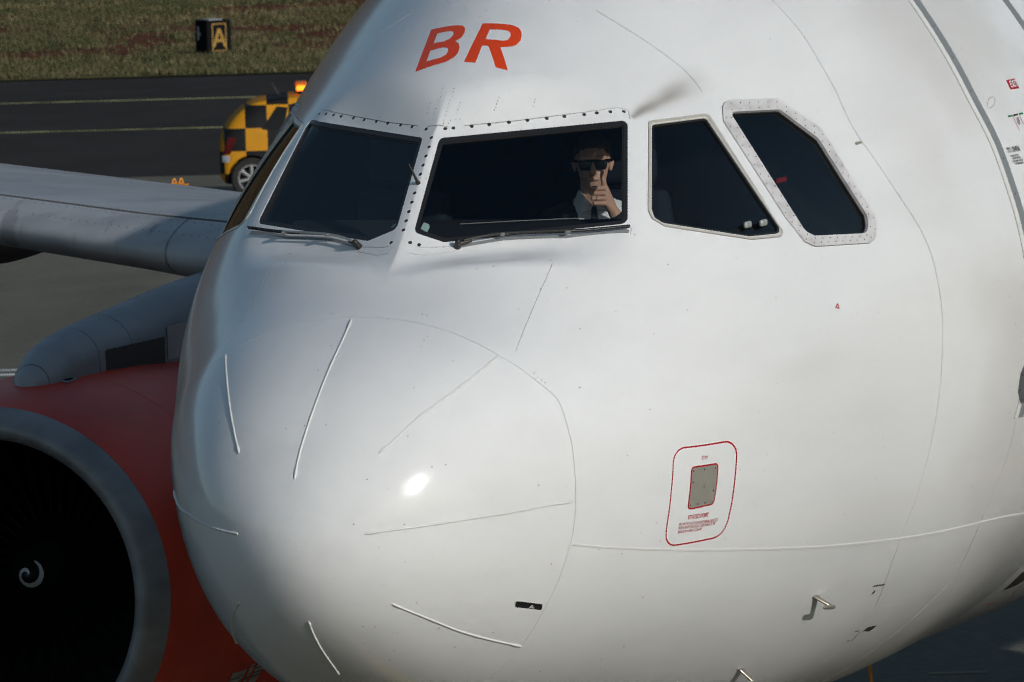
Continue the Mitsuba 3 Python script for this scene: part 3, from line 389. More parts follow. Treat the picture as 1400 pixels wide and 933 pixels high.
for side in (0, 1):
    M = (lambda g: g) if side == 0 else mirror
    sd = 'port' if side == 0 else 'starboard'
    # windshield
    W = A + ('__windshield' if side == 0 else '__windshield_001')
    g = ws if side == 0 else wss; gi = g.buffer(-.0135); gl = gi.buffer(-.004)
    skin(W + '__gasket', g.difference(gi), 'rubber', -.002, .02, fine=.6)
    skin(W + '__inner_seal', gi.difference(gl), 'rubber', -.006, .006, fine=.6)
    skin(W + '__pane', gi, 'glass', -.010, fine=1.5)
    lb = FT['lb'][0] + [.032, .030]
    skin(W + '__sticker', M(P_([lb + [-.006, -.008], lb + [.018, -.004], lb + [.020, .022], lb + [.012, .030], lb + [-.008, .028]])), 'cabin_tag', -.013, .001, fine=.6)
    # sliding window
    W = A + ('__sliding_window' if side == 0 else '__sliding_window_001')
    o, i = M(w2o), M(w2i); mid = i.buffer(.0045)
    skin(W + '__frame', o.buffer(-.0015).difference(mid), 'frame_metal', .003, .02, fine=.6)
    skin(W + '__frame_lip', mid.difference(i), 'frame_lip', -.002, .02, fine=.6)
    skin(W + '__gasket', i.buffer(-.0005).difference(i.buffer(-.007)), 'rubber', -.006, .02, fine=.6)
    skin(W + '__pane', i.buffer(-.005), 'glass', -.014, fine=1.5)
    # fixed rear window with its riveted frame
    W = A + ('__rear_window' if side == 0 else '__rear_window_001')
    o, i = M(w3o), M(w3i)
    skin(W + '__frame', o.buffer(-.0018).difference(i), 'paint_rear_frame', .003, .03, 'pale riveted frame of the rear cockpit window', fine=.6)
    skin(W + '__sealant', o.difference(o.buffer(-.004)), 'seam_dark', -.003, 0, fine=.6)
    skin(W + '__gasket', i.buffer(-.0005).difference(i.buffer(-.004)), 'rubber', -.012, .02, fine=.6)
    skin(W + '__pane', i.buffer(-.003), 'glass', -.018, fine=1.5)
    for poly, n, ph in ((o.buffer(-.012), 44, 0), (i.buffer(.0085), 40, .5)):
        screws(along(poly, n, ph), .0042, W + '__frame__screw', 'rivet', .0012 + .003)
scene['cabin_tag'] = matte(.42, .55, .52)
scene['frame_lip'] = prin(rgb(.62, .60, .55), .35, .3)
bl = FT['bolts']; post = bl[:16]; toprow = bl[16:]
screws(post, .0092, A + '__frame_bolt'); screws(toprow, .0092, A + '__frame_bolt'); screws(mirror(toprow), .0085, A + '__frame_bolt')
# faint rivet rows on the roof
riv = FT['riv1']; screws(riv, .0027, A + '__roof_rivets', 'rivet', .0008, single=True)
screws(np.vstack([FT['riv2'], FT['riv3'], FT['riv4']]), .0026, A + '__skin_rivets', 'rivet', .0008, single=True)
def at(q, off=0.): p, n = surf(np.array([q]), off); return p[0], n[0]
# ice detector peg on the centre post
p, n = at(FT['knob'][0]); aft = np.array([.55, 0, .8])
put(A + '__ice_detector', ply(cat(mani(hull((p, .010), (p + n*.012, .009), seg=10)), tube([p + n*.01, p + n*.03 + [.0, .008, .02], p + n*.05 + [.0, .022, .052]], [.007, .006, .005], 8)), 'bolt', 40))
# wipers, parked along the foot of each windshield
for side in (0, 1):
    M = (lambda g: g) if side == 0 else mirror
    W = A + ('__wiper' if side == 0 else '__wiper_001')
    q = M(smooth_line(FT['wip_px'], 24)); pts, ns = surf(q)
    base, b2 = pts[0], pts[3]
    put(W + '__hub', ply(cat(mani(hull((pts[0], .017), (pts[0] + ns[0]*.035, .013), seg=12)), mani(hull((pts[0] + ns[0]*.02, .012), (pts[2] + ns[2]*.02, .009), seg=10))), 'bolt', 40))
    armp = pts[1:17] + ns[1:17]*np.linspace(.032, .045, 16)[:, None]
    put(W + '__arm', ply(cat(tube(armp, np.linspace(.0065, .0048, 16), 8)), 'steel' if side else 'bolt', 40))
    up = np.cross(ns, np.gradient(pts, axis=0)); up /= np.linalg.norm(up, axis=1, keepdims=True); up *= np.sign(up[:, 2:])
    blp = pts[5:] + ns[5:]*.020 + up[5:]*.010
    put(W + '__blade', ply(cat(tube(blp, .0042, 6), tube(pts[5:] + ns[5:]*.030 + up[5:]*.012, .0038, 6)), 'rubber', 40))
    c = len(pts) - 8
    for k in (7, c): put(W + '__clip', ply(rbox(pts[k] + ns[k]*.035 - [.018, .010, .007], pts[k] + ns[k]*.035 + [.018, .010, .007], .004), 'steel', 40))
    skin(W + '__ledge', shapely.LineString(M(FT['wip_px']))  .buffer(.006, cap_style='flat'), 'band_grey', .0015, .002)

# ------------------------------------------------------------------ lettering and fittings on the nose
def decal(key, poly, bsdf, off=.0007, fine=1., **k): return skin(key, poly, bsdf, off, 0, fine=fine, **k)
def holed(o, *hs): 
    g = P_(o)
    for h in hs: g = g.difference(P_(h))
    return g
decal(A + '__letter_b', holed(FT['B'], FT['B1'], FT['B2']), 'print_orange', label='orange letter B left of the crown line')
decal(A + '__letter_r', holed(FT['Rr'], FT['R1']), 'print_orange', label='orange letter R right of the crown line')
def text_poly(s, bold=False):
    m = meshkit.text_mesh(s, 1., .01, bold)
    v, f = np.array(m.vertices), np.array(m.faces); nz = m.face_normals[:, 2] > .9
    return unary_union([P_(v[t][:, :2]).buffer(1e-5) for t in f[nz]]).simplify(.02)
def lettering(key, s, fr, bsdf, bold=False, off=.0009):
    o, e, t = FT[fr]; g = text_poly(s, bold); w = g.bounds[2]
    g = shapely.transform(g, lambda c: o + c[:, :1]/w*(e - o) + c[:, 1:]*(t - o))
    return decal(key, g.buffer(.0003 if bold else .0002), bsdf, off=off, fine=1.5)
SPO = A + '__static_port'
o = rnd(P_(FT['spo']), .01); decal(SPO + '__outline', o.buffer(.0028).difference(o.buffer(-.0028)), 'print_red', fine=.6)
i = P_(FT['spi']); decal(SPO + '__border', i.buffer(.0025).difference(i.buffer(-.003)), 'print_red', fine=.6)
skin(SPO + '__plate', i.buffer(-.003), 'plate', -.0015 + .003, .004)
sc = FT['spscrew']; screws(sc[:-1], .0052, SPO + '__screw', 'bolt', .0022); screws(sc[-1:], .0085, SPO + '__port', 'steel', .002)
lettering(SPO + '__lettering', 'STBY', 't_stby', 'print_red')
lettering(SPO + '__lettering', 'STATIC PORT', 't_static', 'print_red', True)
lettering(SPO + '__lettering', 'DO NOT PLUG OR DEFORM HOLES', 't_l1', 'print_red')
lettering(SPO + '__lettering', 'AREA WITHIN RED LINE MUST BE', 't_l2', 'print_red')
lettering(SPO + '__lettering', 'SMOOTH AND CLEAN', 't_l3', 'print_red')
labels[SPO + '__plate'] = {'label': 'grey screwed static port plate inside the red outline'}
l4 = P_(FT['label4']); decal(A + '__black_label', l4, 'print_black', .0009, label='small black label near the radome edge'); decal(A + '__black_label__edge', l4.buffer(.0018).difference(l4), 'print_white', .0009)
lettering(A + '__black_label__digit', '4', 't_4', 'print_white') if False else decal(A + '__black_label__digit', shapely.transform(text_poly('4'), lambda c: FT['t_4'][0] + c[:, :1]/.6*(FT['t_4'][1] - FT['t_4'][0]) + c[:, 1:]*(FT['t_4'][2] - FT['t_4'][0])).buffer(0), 'print_white', .0016, 1.5)
decal(A + '__red_triangle', holed(FT['tri'], FT['tri2']), 'print_red')
# door: grey outline bands, exit sign, instructions
db = FT['doorF']; band_l = np.vstack([[(4.285, 2.0)], [(4.287, 2.2)], db, [(4.29, 3.2), (4.275, 3.45)]]); bl_ = CubicSpline(band_l[:, 1], band_l[:, 0]); f_ = np.linspace(2.0, 3.45, 80)
wid = abs(FT['doorB'][0, 0] - np.interp(FT['doorB'][0, 1], f_, bl_(f_)))
D = A + '__door'
off0 = .0145
front = P_(np.vstack([np.stack([bl_(f_), f_], 1), np.stack([bl_(f_) + .025, f_], 1)[::-1]]))
skin(D + '__edge_band', front, 'band_grey', .001, .001)
skin(D + '__frame_lip', P_(np.vstack([np.stack([bl_(f_) - .016, f_], 1), np.stack([bl_(f_) - .001, f_], 1)[::-1]])), 'strip', .002, .003)
a2 = float(FT['door2'][:, 0].mean()); back = P_(np.vstack([np.stack([np.full(80, a2), f_], 1), np.stack([np.full(80, a2 + .026), f_], 1)[::-1]]))
skin(D + '__edge_band', back, 'band_grey', .001, .001)
for l in (np.stack([bl_(f_) - .018, f_], 1), np.stack([np.full(80, a2 - .0015), f_], 1)): put(D + '__gap', raw(*patch(shapely.LineString(l).buffer(.0012), .0006, 0, .03, .03), 'seam'))
screws(np.stack([bl_(f_[4:76:5]) + .012, f_[4:76:5]], 1), .0045, D + '__band_screw', 'rivet', .002)
ex = P_(FT['exit']); skin(D + '__exit_sign', ex, 'print_red', .001, .001, label='red EXIT sign')
lettering(D + '__exit_sign__lettering', 'EXIT', 't_exit', 'print_white', True, .0025)
lettering(D + '__lettering', 'TO OPEN', 't_open', 'print_black', True)
for k, s in enumerate(('1. PUSH FLAP TO', 'GRASP HANDLE', '2. LIFT HANDLE FULLY', 'TO HORIZONTAL')): lettering(D + '__lettering', s, f't_o{k}', 'print_black')
dd = FT['dash']; pk = FT['pink']
for k, bs in ((0, 'print_green'), (2, 'print_black'), (4, 'print_green')): decal(D + '__dash', shapely.LineString(dd[k:k + 2]).buffer(.0022, cap_style='flat'), bs)
for k in (0, 2): decal(D + '__pointer_line', shapely.LineString(pk[k:k + 2]).buffer(.0014, cap_style='flat'), 'print_pink')
c = FT['blob']; decal(D + '__indicator', shapely.affinity.rotate(shapely.affinity.scale(shapely.Point(c[0]).buffer(1), .006, .011), 20), 'band_grey')
ov = P_(FT['oval']); decal(D + '__oval_mark', ov.buffer(.0008).difference(ov.buffer(-.0008)), 'seam')
# lightning diverter strips of the radome: raised beads
def bead(key, q, r=.0050):
    q = smooth_line(q, 30); p, n = surf(q); rr = np.full(30, r); rr[[0, 1, 28, 29]] *= [.9, 1.5, 1.5, .9]; rr[[9, 19]] *= 1.25
    put(key, ply(tube(p + n*.001, rr, 8), 'strip', 50))
    t_, n_ = surf(q)
FT['stripF'] = np.vstack([[(1.9, -.16)], FT['stripF']])
for k in ('stripA', 'stripB', 'stripC', 'stripD'): bead(A + '__radome__diverter_strip', FT[k])
bead(A + '__radome__diverter_strip', FT['stripE']); bead(A + '__radome__diverter_strip', FT['stripF'])
for k in ('stripD',): bead(A + '__radome__diverter_strip', mirror(FT[k]))
bead(A + '__radome__diverter_strip', FT['stripG'])
# angle-of-attack plate (at the frame's edge), drain mast, probes
cA = FT['aoa'].mean(0) + [.02, .0]; an = np.arange(8)*np.pi/4 + np.pi/8
skin(A + '__vane_plate', P_(np.stack([cA[0] + .036*np.cos(an), cA[1] + .058*np.sin(an)], 1)), 'vane_plate', .004, .006, fine=.7)
scene['vane_plate'] = prin(rgb(.11, .115, .12), .5, .4)
screws(np.stack([cA[0] + .030*np.cos(an), cA[1] + .048*np.sin(an)], 1), .005, A + '__vane_plate__screw', 'bolt', .0065)
def probe(key, q, label):
    p, n = at(q); fwd = np.array([-1., 0, 0]); fwd -= n*(fwd @ n); fwd /= np.linalg.norm(fwd); side = np.cross(n, fwd)
    el = p + n*.085 - fwd*.035
    put(key + '__foot', ply(mani(hull((p + fwd*.032, .006), (p - fwd*.032, .006), (p + n*.006, .012), seg=10)), 'probe_metal', 40))
    put(key + '__strut', ply(mani(manifold3d.Manifold.batch_hull([sph(p + fwd*.022, .006, 8), sph(p - fwd*.026, .004, 8), sph(el + fwd*.016, .008, 8), sph(el - fwd*.012, .004, 8)])), 'probe_metal', 40))
    put(key + '__tube', ply(tube([el - fwd*.015, el, el + fwd*.05, el + fwd*.095, el + fwd*.100], [.005, .0105, .0105, .0085, .004], 12), 'probe_metal', 40))
    labels[key + '__strut'] = {'label': label}
probe(A + '__pitot_probe', FT['probe1'][0], 'metal pitot probe low on the port side')
probe(A + '__pitot_probe_001', FT['probe2'][0], 'metal pitot probe at the lower edge of the picture')
b = FT['blade']; pts, ns = surf(b)
put(A + '__blade_antenna', ply(mani(manifold3d.Manifold.batch_hull([sph(pts[0], .005, 8), sph(pts[2], .008, 8), sph(pts[1] + ns[1]*.02, .006, 8), sph(pts[2] + ns[2]*.03, .008, 8)])), 'bolt', 40))
decal(A + '__red_outline', shapely.LineString(FT['redo']).buffer(.0014), 'print_red'); decal(A + '__red_mark', shapely.LineString(FT['redmark']).buffer(.0035, cap_style='flat'), 'print_pink')
pan = FT['pan']; decal(A + '__service_panel', shapely.LineString(pan).buffer(.0011), 'strip', .0012)
skin(A + '__service_panel__opening', P_(FT['pandark']), 'bolt', .0006, 0); pl = FT['panline']
for k in (0, 2, 4): decal(A + '__service_panel__latch', shapely.LineString(pl[k:k + 2]).buffer(.0018), 'bolt')
decal(A + '__drain_slot', P_(FT['slot']), 'bolt')
lettering(A + '__lettering', 'FOR SERVICE', 't_sm', 'print_black') if False else decal(A + '__small_mark', shapely.LineString(FT['t_sm'][:2]).buffer(.0028, cap_style='flat'), 'seam_dark')
q = FT['hinge']; p, n = at(q[0]); put(A + '__drip_fitting', ply(mani(hull((at(q[0], .002)[0], .008), (at(q[1], .002)[0], .005), seg=8)), 'plate', 40))

# ------------------------------------------------------------------ starboard wing
def foil(n=60):
    t = np.linspace(0, np.pi, n); x = (1 - np.cos(t))/2
    return x
XC = foil(46)
def section(y, grow=0., x0=0., x1=1., side=1):
    """points of the upper (side 1) or lower (-1) surface at span y for chord fractions x0..x1"""
    le = 10.6 + .52*y; te = 17.95 + max(0, y - 6.4)*.27; c = te - le
    zle = -.660 + .072*(y - 5.9) + ZS; tc = np.interp(y, [2, 6.4, 17], [.130, .105, .10]); inc = math.radians(np.interp(y, [2, 6.4, 17], [3.4, 2.5, 0]))
    x = XC[(XC > x0 + 1e-6) & (XC < x1 - 1e-6)]; x = np.r_[x0, x, x1]
    yt = 5*tc*(.2969*np.sqrt(x) - .1260*x - .3516*x**2 + .2843*x**3 - .1015*x**4)
    cam = .016*(2*.42*x - x*x)/.42**2*(x < .42) + .016*((1 - .84) + .84*x - x*x)/(1 - .42)**2*(x >= .42)
    zz = cam + side*yt; xx = x*c; zz = zz*c + side*grow*np.clip(1 - x*0, 0, 1); xx = xx - grow*np.clip(1 - x*12, 0, 1)
    return np.stack([le + xx*math.cos(inc) + zz*math.sin(inc), np.full_like(x, y), zle - xx*math.sin(inc) + zz*math.cos(inc)], -1)
def sec_loop(y, grow, xu, xl): return np.vstack([section(y, grow, 0, xu, 1)[::-1], section(y, grow, 0, xl, -1)[1:]])
W = A + '__wing'
ys = np.r_[1.6, 3, 4.2, 5.2, 6, 6.4, 7, 8, 9, 10, 12, 14, 16.6]
put(W + '__wing_box', ply(loft([sec_loop(y, 0, 1, 1) for y in ys]), 'wing_grey', 50))
SL, GAP = .085, .005
def edge(y0, y1, key, label=None, n=14):
    yy = np.linspace(y0, y1, n); R = [np.vstack([section(y, .0, 0, SL + .002, 1)[-1:] , sec_loop(y, GAP, SL, .035), section(y, 0, 0, .036, -1)[-1:]]) for y in yy]
    m = loft(R); caps = []
    for r_, s in ((R[0], 1), (R[-1], -1)):
        inner = sec_loop(r_[0, 1], 0, SL, .035); k = min(len(inner), len(r_) - 2); caps.append(loft([r_[1:-1][:k], inner[:k]]))
    put(key, ply(cat(m, *caps), 'slat_grey', 40), label)
edge(6.065, 11.0, W + '__slat'); edge(1.8, 6.045, W + '__root_leading_edge')
put(W + '__slat_gap', ply(loft([section(y, .0015, SL + .001, SL + .0115, 1) for y in ys[:-2]]), 'seam_dark'))
for x0 in (.40, .52, .68): put(W + '__panel_joint', ply(loft([section(y, .0012, x0, x0 + .0025, 1) for y in ys]), 'seam'))
# rivets along the slat's rear edge
ms = []
for y in np.arange(5.3, 9.2, .062):
    for xf in (.03, .072):
        p = section(y, GAP + .0008, xf, xf + .01, 1)[0]; ms.append(trimesh.creation.icosphere(1, .0032).apply_translation(p))
put(W + '__slat_rivets', ply(cat(*ms), 'rivet'), kind='stuff')
# rope-eye bracket on the upper skin
bp = np.array([0., 0, 0]); s_ = section(7.13, 0, .61, .62, 1)[0]; bq = s_
lug = shapely.Polygon([(-.020, 0), (.020, 0), (.008, .040), (-.008, .040)]).difference(shapely.Point(0, .018).buffer(.006))
def lugm(c):
    m = trimesh.creation.extrude_polygon(lug, .012, engine='earcut'); fr = frame(c, [ER[0], ER[1], 0], [0, 0, 1], [ES[0], ES[1], 0]); m.apply_transform(fr); return m
put(W + '__rope_bracket', ply(cat(lugm(bq + np.array([ER[0], ER[1], 0])*-.021), lugm(bq + np.array([ER[0], ER[1], 0])*.021), box(bq - [.03, .06, .004], bq + [.03, .05, .005])), 'yellow_paint'), 'yellow twin-lug bracket on the wing top')
scene['fairing_brown'] = plastic(rgb(.16, .045, .03), .2)
# flap track fairing under the trailing edge
an = np.arange(20)*2*np.pi/20; rows = []
for t in np.linspace(0, 1, 18):
    x = 16.5 + 2.8*t; r = .20*math.sin(math.pi*min(max(t, .004), .996))**.62
    rows.append(np.stack([np.full(20, x), 8.75 + .55*r*np.cos(an), -.83 + ZS + r*1.0*np.sin(an)], 1))
put(W + '__flap_track_fairing', ply(loft(rows, True), 'fairing_brown', 60))

# ------------------------------------------------------------------ starboard engine and pylon
EC = np.array([10.159, 5.752, -2.216 + ZS]); E = A + '__engine'; TILT = .045
def rev(k, prof_, bs, label=None, n=96, dz=0.): return put(E + k, ply(revolve(prof_, EC + [0, 0, dz], TILT, n), bs, 40), label)
rev('__inlet_lip', [(.30, .838), (.15, .848), (.05, .866), (.012, .885), (-.012, .908), (-.020, .93), (-.012, .952), (.012, .972), (.06, .993), (.11, 1.010), (.168, 1.027)], 'lip_metal', 'bare metal engine inlet lip', 128)
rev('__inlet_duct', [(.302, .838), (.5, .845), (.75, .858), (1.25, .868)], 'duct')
rev('__inlet_cowl', [(.173, 1.026), (.174, 1.028), (.3, 1.062), (.5, 1.094), (.8, 1.122), (1.08, 1.132)], 'nacelle_orange', None, 128)
rev('__fan_cowl', [(1.088, 1.128), (1.089, 1.1325), (1.4, 1.137), (1.8, 1.13), (2.4, 1.10), (2.8, 1.06)], 'nacelle_orange', None, 128)
rev('__cowl_joint', [(1.075, 1.125), (1.095, 1.125)], 'seam_dark')
rev('__reverser_cowl', [(2.808, 1.056), (2.81, 1.059), (3.4, .98), (4.0, .86), (4.02, .80)], 'nacelle_orange')
rev('__core_nozzle', [(3.6, .62), (4.2, .55), (4.9, .40), (5.2, .05)], 'duct')
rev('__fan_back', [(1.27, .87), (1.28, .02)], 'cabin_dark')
rev('__spinner', [(.62, .0), (.635, .03), (.70, .085), (.85, .19), (1.0, .275), (1.12, .31)], 'spinner_black', dz=.06)
def cone_r(s): return np.interp(s, [.62, .635, .70, .85, 1.0, 1.12], [0, .03, .085, .19, .275, .31])
th = np.linspace(0, 2*np.pi*1.12, 70); rr = .016 + .062*(th/th[-1])**.8; hw = .003 + .011*np.sin(np.pi*np.linspace(0, 1, 70))**.9
def on_cone(r_, t): s = np.interp(r_, [0, .03, .085, .19, .275], [.62, .635, .70, .85, 1.0]) - .006; return EC + [0, 0, .06] + np.stack([s, r_*np.sin(t - 1.1), r_*np.cos(t - 1.1)], 1)
put(E + '__spinner__spiral_mark', ply(loft([on_cone(rr - hw, th), on_cone(rr, th), on_cone(rr + hw, th)]), 'print_white', True), 'white spiral painted on the spinner')
def blade():
    R = np.linspace(.29, .80, 9); rows = []
    for r_ in R:
        t = (r_ - .29)/.57; tw = math.radians(25 + 38*t); c = .16 + .06*t
        cs = np.array([(-c/2, -.004), (0, -.009 + .012), (c/2, -.002), (c/2, .002), (0, .012 + .006), (-c/2, .004)])
        rows.append(np.stack([cs[:, 0]*math.cos(tw) - cs[:, 1]*math.sin(tw) + 1.13, cs[:, 0]*math.sin(tw) + cs[:, 1]*math.cos(tw), np.full(6, r_)], 1))
    return loft(rows, True)
bd = blade()
for k in range(36):
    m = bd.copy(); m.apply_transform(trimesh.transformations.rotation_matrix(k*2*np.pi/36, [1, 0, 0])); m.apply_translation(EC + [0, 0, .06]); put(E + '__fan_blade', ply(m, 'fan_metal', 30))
# placards and the vent on the cowl
def on_nac(s, t, h=0.):
    r_ = np.interp(s, [.174, .3, .5, .8, 1.08, 1.4, 1.8, 2.4], [1.028, 1.062, 1.094, 1.122, 1.132, 1.137, 1.13, 1.10]) + h
    s, t, r_ = np.broadcast_arrays(s, t, r_)
    x = s + math.tan(TILT)*r_*np.sin(t)*np.clip(1 - s/1.5, 0, 1); return EC + np.stack([x, r_*np.cos(t), r_*np.sin(t)], -1)
def nac_patch(key, s0, s1, t0, t1, bs, h=.002, n=8, label=None):
    S_, T2 = np.meshgrid(np.linspace(s0, s1, n), np.linspace(t0, t1, n), indexing='ij'); put(key, ply(loft(on_nac(S_, T2, h)), bs, True), label)
PI = math.pi
for s0, s1, t0, t1 in ((1.10, 1.30, 3.62, 3.78), (1.34, 1.40, 3.60, 3.76), (1.44, 1.58, 3.58, 3.74)): nac_patch(E + '__placard', s0, s1, t0, t1, 'placard_grey')
scene['placard_grey'] = plastic(mikit.proc(lambda p, n, uv: mix((.55, .53, .52), (.12, .05, .05), smoothstep(.5, .55, noise(p.x*6, p.y*90, p.z*90))*.7)), .3)
tv = PI/2 + .16; nac_patch(E + '__vent', .76, .92, tv - .035, tv + .035, 'wing_grey', .004); nac_patch(E + '__vent__opening', .80, .89, tv - .018, tv + .02, 'cabin_dark', .008)
Y = A + '__pylon'; YC = 5.715
RX = np.array([10.74, 10.79, 10.86, 10.93, 11.09, 11.35, 11.65, 11.95, 12.29, 12.68, 13.05, 13.6]); RZ = np.array([-1.12, -1.05, -1.01, -.975, -.912, -.868, -.838, -.82, -.797, -.765, -.743, -.72]); RW = np.array([.02, .07, .105, .13, .155, .175, .19, .20, .21, .215, .22, .22])
def pyl(x):
    z, w = np.interp(x, RX, RZ), np.interp(x, RX, RW); a = np.linspace(0, np.pi, 17); rz = min(w*1.0, z + 1.14)
    top = np.stack([np.full(17, x), YC + w*np.cos(a), z - rz + rz*np.sin(a) + ZS], 1)
    return np.vstack([[x, YC + w*1.0, -1.42 + ZS], top, [x, YC - w*1.0, -1.42 + ZS]])
for k, (x0, x1, bs) in enumerate(((10.74, 10.86, 'pylon_grey'), (10.866, 11.42, 'pylon_grey'), (11.426, 11.86, 'pylon_grey'), (11.866, 13.9, 'pylon_grey'))):
    put(Y + ('__front_fairing' if k == 0 else '__fairing_panel'), ply(loft([pyl(x) for x in np.linspace(x0, x1, 14)]), bs, 60))
put(Y + '__joint_filler', ply(cat(*[loft([pyl(x) + [0, 0, -.004] for x in (a, a + .012)]) for a in (10.857, 11.417, 11.857)]), 'seam_dark'))
def pside(key, x0, x1, z0, z1, bs, h, label=None):
    pts = [];
    for x in np.linspace(x0, x1, 12):
        w = np.interp(x, RX, RW); pts.append([[x, YC - w - h, z + ZS] for z in np.linspace(z0, z1, 6)])
    put(key, ply(loft(pts), bs, True), label)
pside(Y + '__side_panel', 11.50, 12.30, -1.40, -.985, 'pylon_dark', .004, 'dark panel on the side of the engine pylon')
pside(Y + '__wing_fillet', 12.34, 12.75, -1.12, -.93, 'slat_grey', .004)

# the port wing and its engine, beyond the right edge of the picture: their shadow lies under the belly
def mirrored(m): m = m.copy(); m.vertices[:, 1] *= -1; m.invert(); return m
put(A + '__wing_001__wing_box', ply(mirrored(loft([sec_loop(y, 0, 1, 1) for y in ys])), 'wing_grey', 50))
for k, pr, bs in (('__inlet_lip', [(.30, .838), (.05, .866), (-.020, .93), (.012, .972), (.168, 1.027)], 'lip_metal'), ('__cowl', [(.168, 1.027), (.5, 1.094), (1.08, 1.132), (1.8, 1.13), (2.8, 1.06), (4.0, .86)], 'nacelle_orange'), ('__fan_back', [(.3, .838), (1.0, .86), (1.01, .02)], 'duct')):
    put(A + '__engine_001' + k, ply(mirrored(revolve(pr, EC, TILT, 64)), bs, 40))
bf = manifold3d.Manifold.batch_hull([sph((x, y, z + ZS), .55, 24) for x, w, z in ((11.2, .9, -1.45), (12.6, 1.55, -1.80), (20.2, 1.55, -1.80), (22.6, .8, -1.40)) for y in (-w, w)])
put(A + '__belly_fairing', ply(mani(bf), 'wing_grey', 60))
put(A + '__pylon_001__fairing_panel', ply(mirrored(loft([pyl(x) for x in np.linspace(10.74, 13.9, 20)])), 'pylon_grey', 60))

# ------------------------------------------------------------------ flight deck interior
LIN = shapely.box(2.05, .12, 3.72, np.pi - .12).difference(unary_union([h.buffer(.015) for h in holes]))
put(A + '__cabin_lining', raw(*patch(LIN, -.06, 0, .03, .033), 'cabin_dark'))
wz = lambda z: z + ZS
a_ = np.linspace(0, 2*np.pi, 60); bk, _ = surf(np.stack([np.full(60, 3.70), a_ - HP], 1), -.05)
v = np.vstack([bk, bk.mean(0)]); put(A + '__cabin_bulkhead', ply((v, np.stack([np.arange(59), np.arange(1, 60), np.full(59, 60)], 1)), 'cabin_dark'))
put(A + '__cabin_floor', ply(box([1.75, -.95, wz(-.42)], [3.42, .95, wz(-.38)]), 'cabin_dark'))
def pts_hull(ps, r=.012): return mani(manifold3d.Manifold.batch_hull([sph((x, y, wz(z)), r, 8) for x, y, z in ps]))
put(A + '__glareshield', ply(cat(pts_hull([(1.66, -.30, .36), (1.66, .30, .36), (1.98, -.74, .425), (1.98, .74, .425), (2.2, -.80, .445), (2.2, .80, .445), (2.2, -.80, .33), (2.2, .80, .33), (1.7, -.3, .28), (1.7, .3, .28)])), 'shield', 30))
put(A + '__glareshield__trim', ply(tube([(2.02, -.05, wz(.452)), (2.10, -.32, wz(.460)), (2.18, -.62, wz(.466))], .0020, 6), 'frame_metal', 40))
put(A + '__instrument_panel', ply(pts_hull([(2.1, -.85, .3), (2.1, .85, .3), (2.05, -.85, -.3), (2.05, .85, -.3), (1.9, 0, 0)]), 'cabin_dark', 30))
for sgn in (-1, 1):
    y = .53*sgn; S_ = A + ('__seat' if sgn < 0 else '__seat_001')
    put(S_ + '__backrest', ply(pts_hull([(2.80, y - .20, -.1), (2.80, y + .20, -.1), (2.84, y - .17, .50), (2.84, y + .17, .50), (2.90, y - .2, -.1), (2.90, y + .2, -.1), (2.92, y - .17, .5), (2.92, y + .17, .5)], .04), 'cabin_grey', 40))
    put(S_ + '__headrest', ply(pts_hull([(2.86, y - .12, .60), (2.86, y + .12, .60), (2.88, y - .11, .80), (2.88, y + .11, .80), (2.92, y - .11, .7), (2.92, y + .11, .7)], .04), 'cabin_grey', 40))
    put(S_ + '__cushion', ply(pts_hull([(2.4, y - .22, -.12), (2.4, y + .22, -.12), (2.86, y - .22, -.14), (2.86, y + .22, -.14)], .06), 'cabin_grey', 40))
# handles at the foot of the sliding window
for k, dx in enumerate((2.42, 2.52)):
    put(A + '__window_latch', ply(rbox([dx, -1.255 - .04*k, wz(.395)], [dx + .075, -1.235 - .04*k, wz(.425)], .008), 'latch_grey', 40))
scene['latch_grey'] = prin(rgb(.30, .32, .31), .4, .3)
put(A + '__cabin_stripe', ply(box([2.98, -1.22, wz(.555)], [3.10, -1.21, wz(.575)]), 'print_red'))

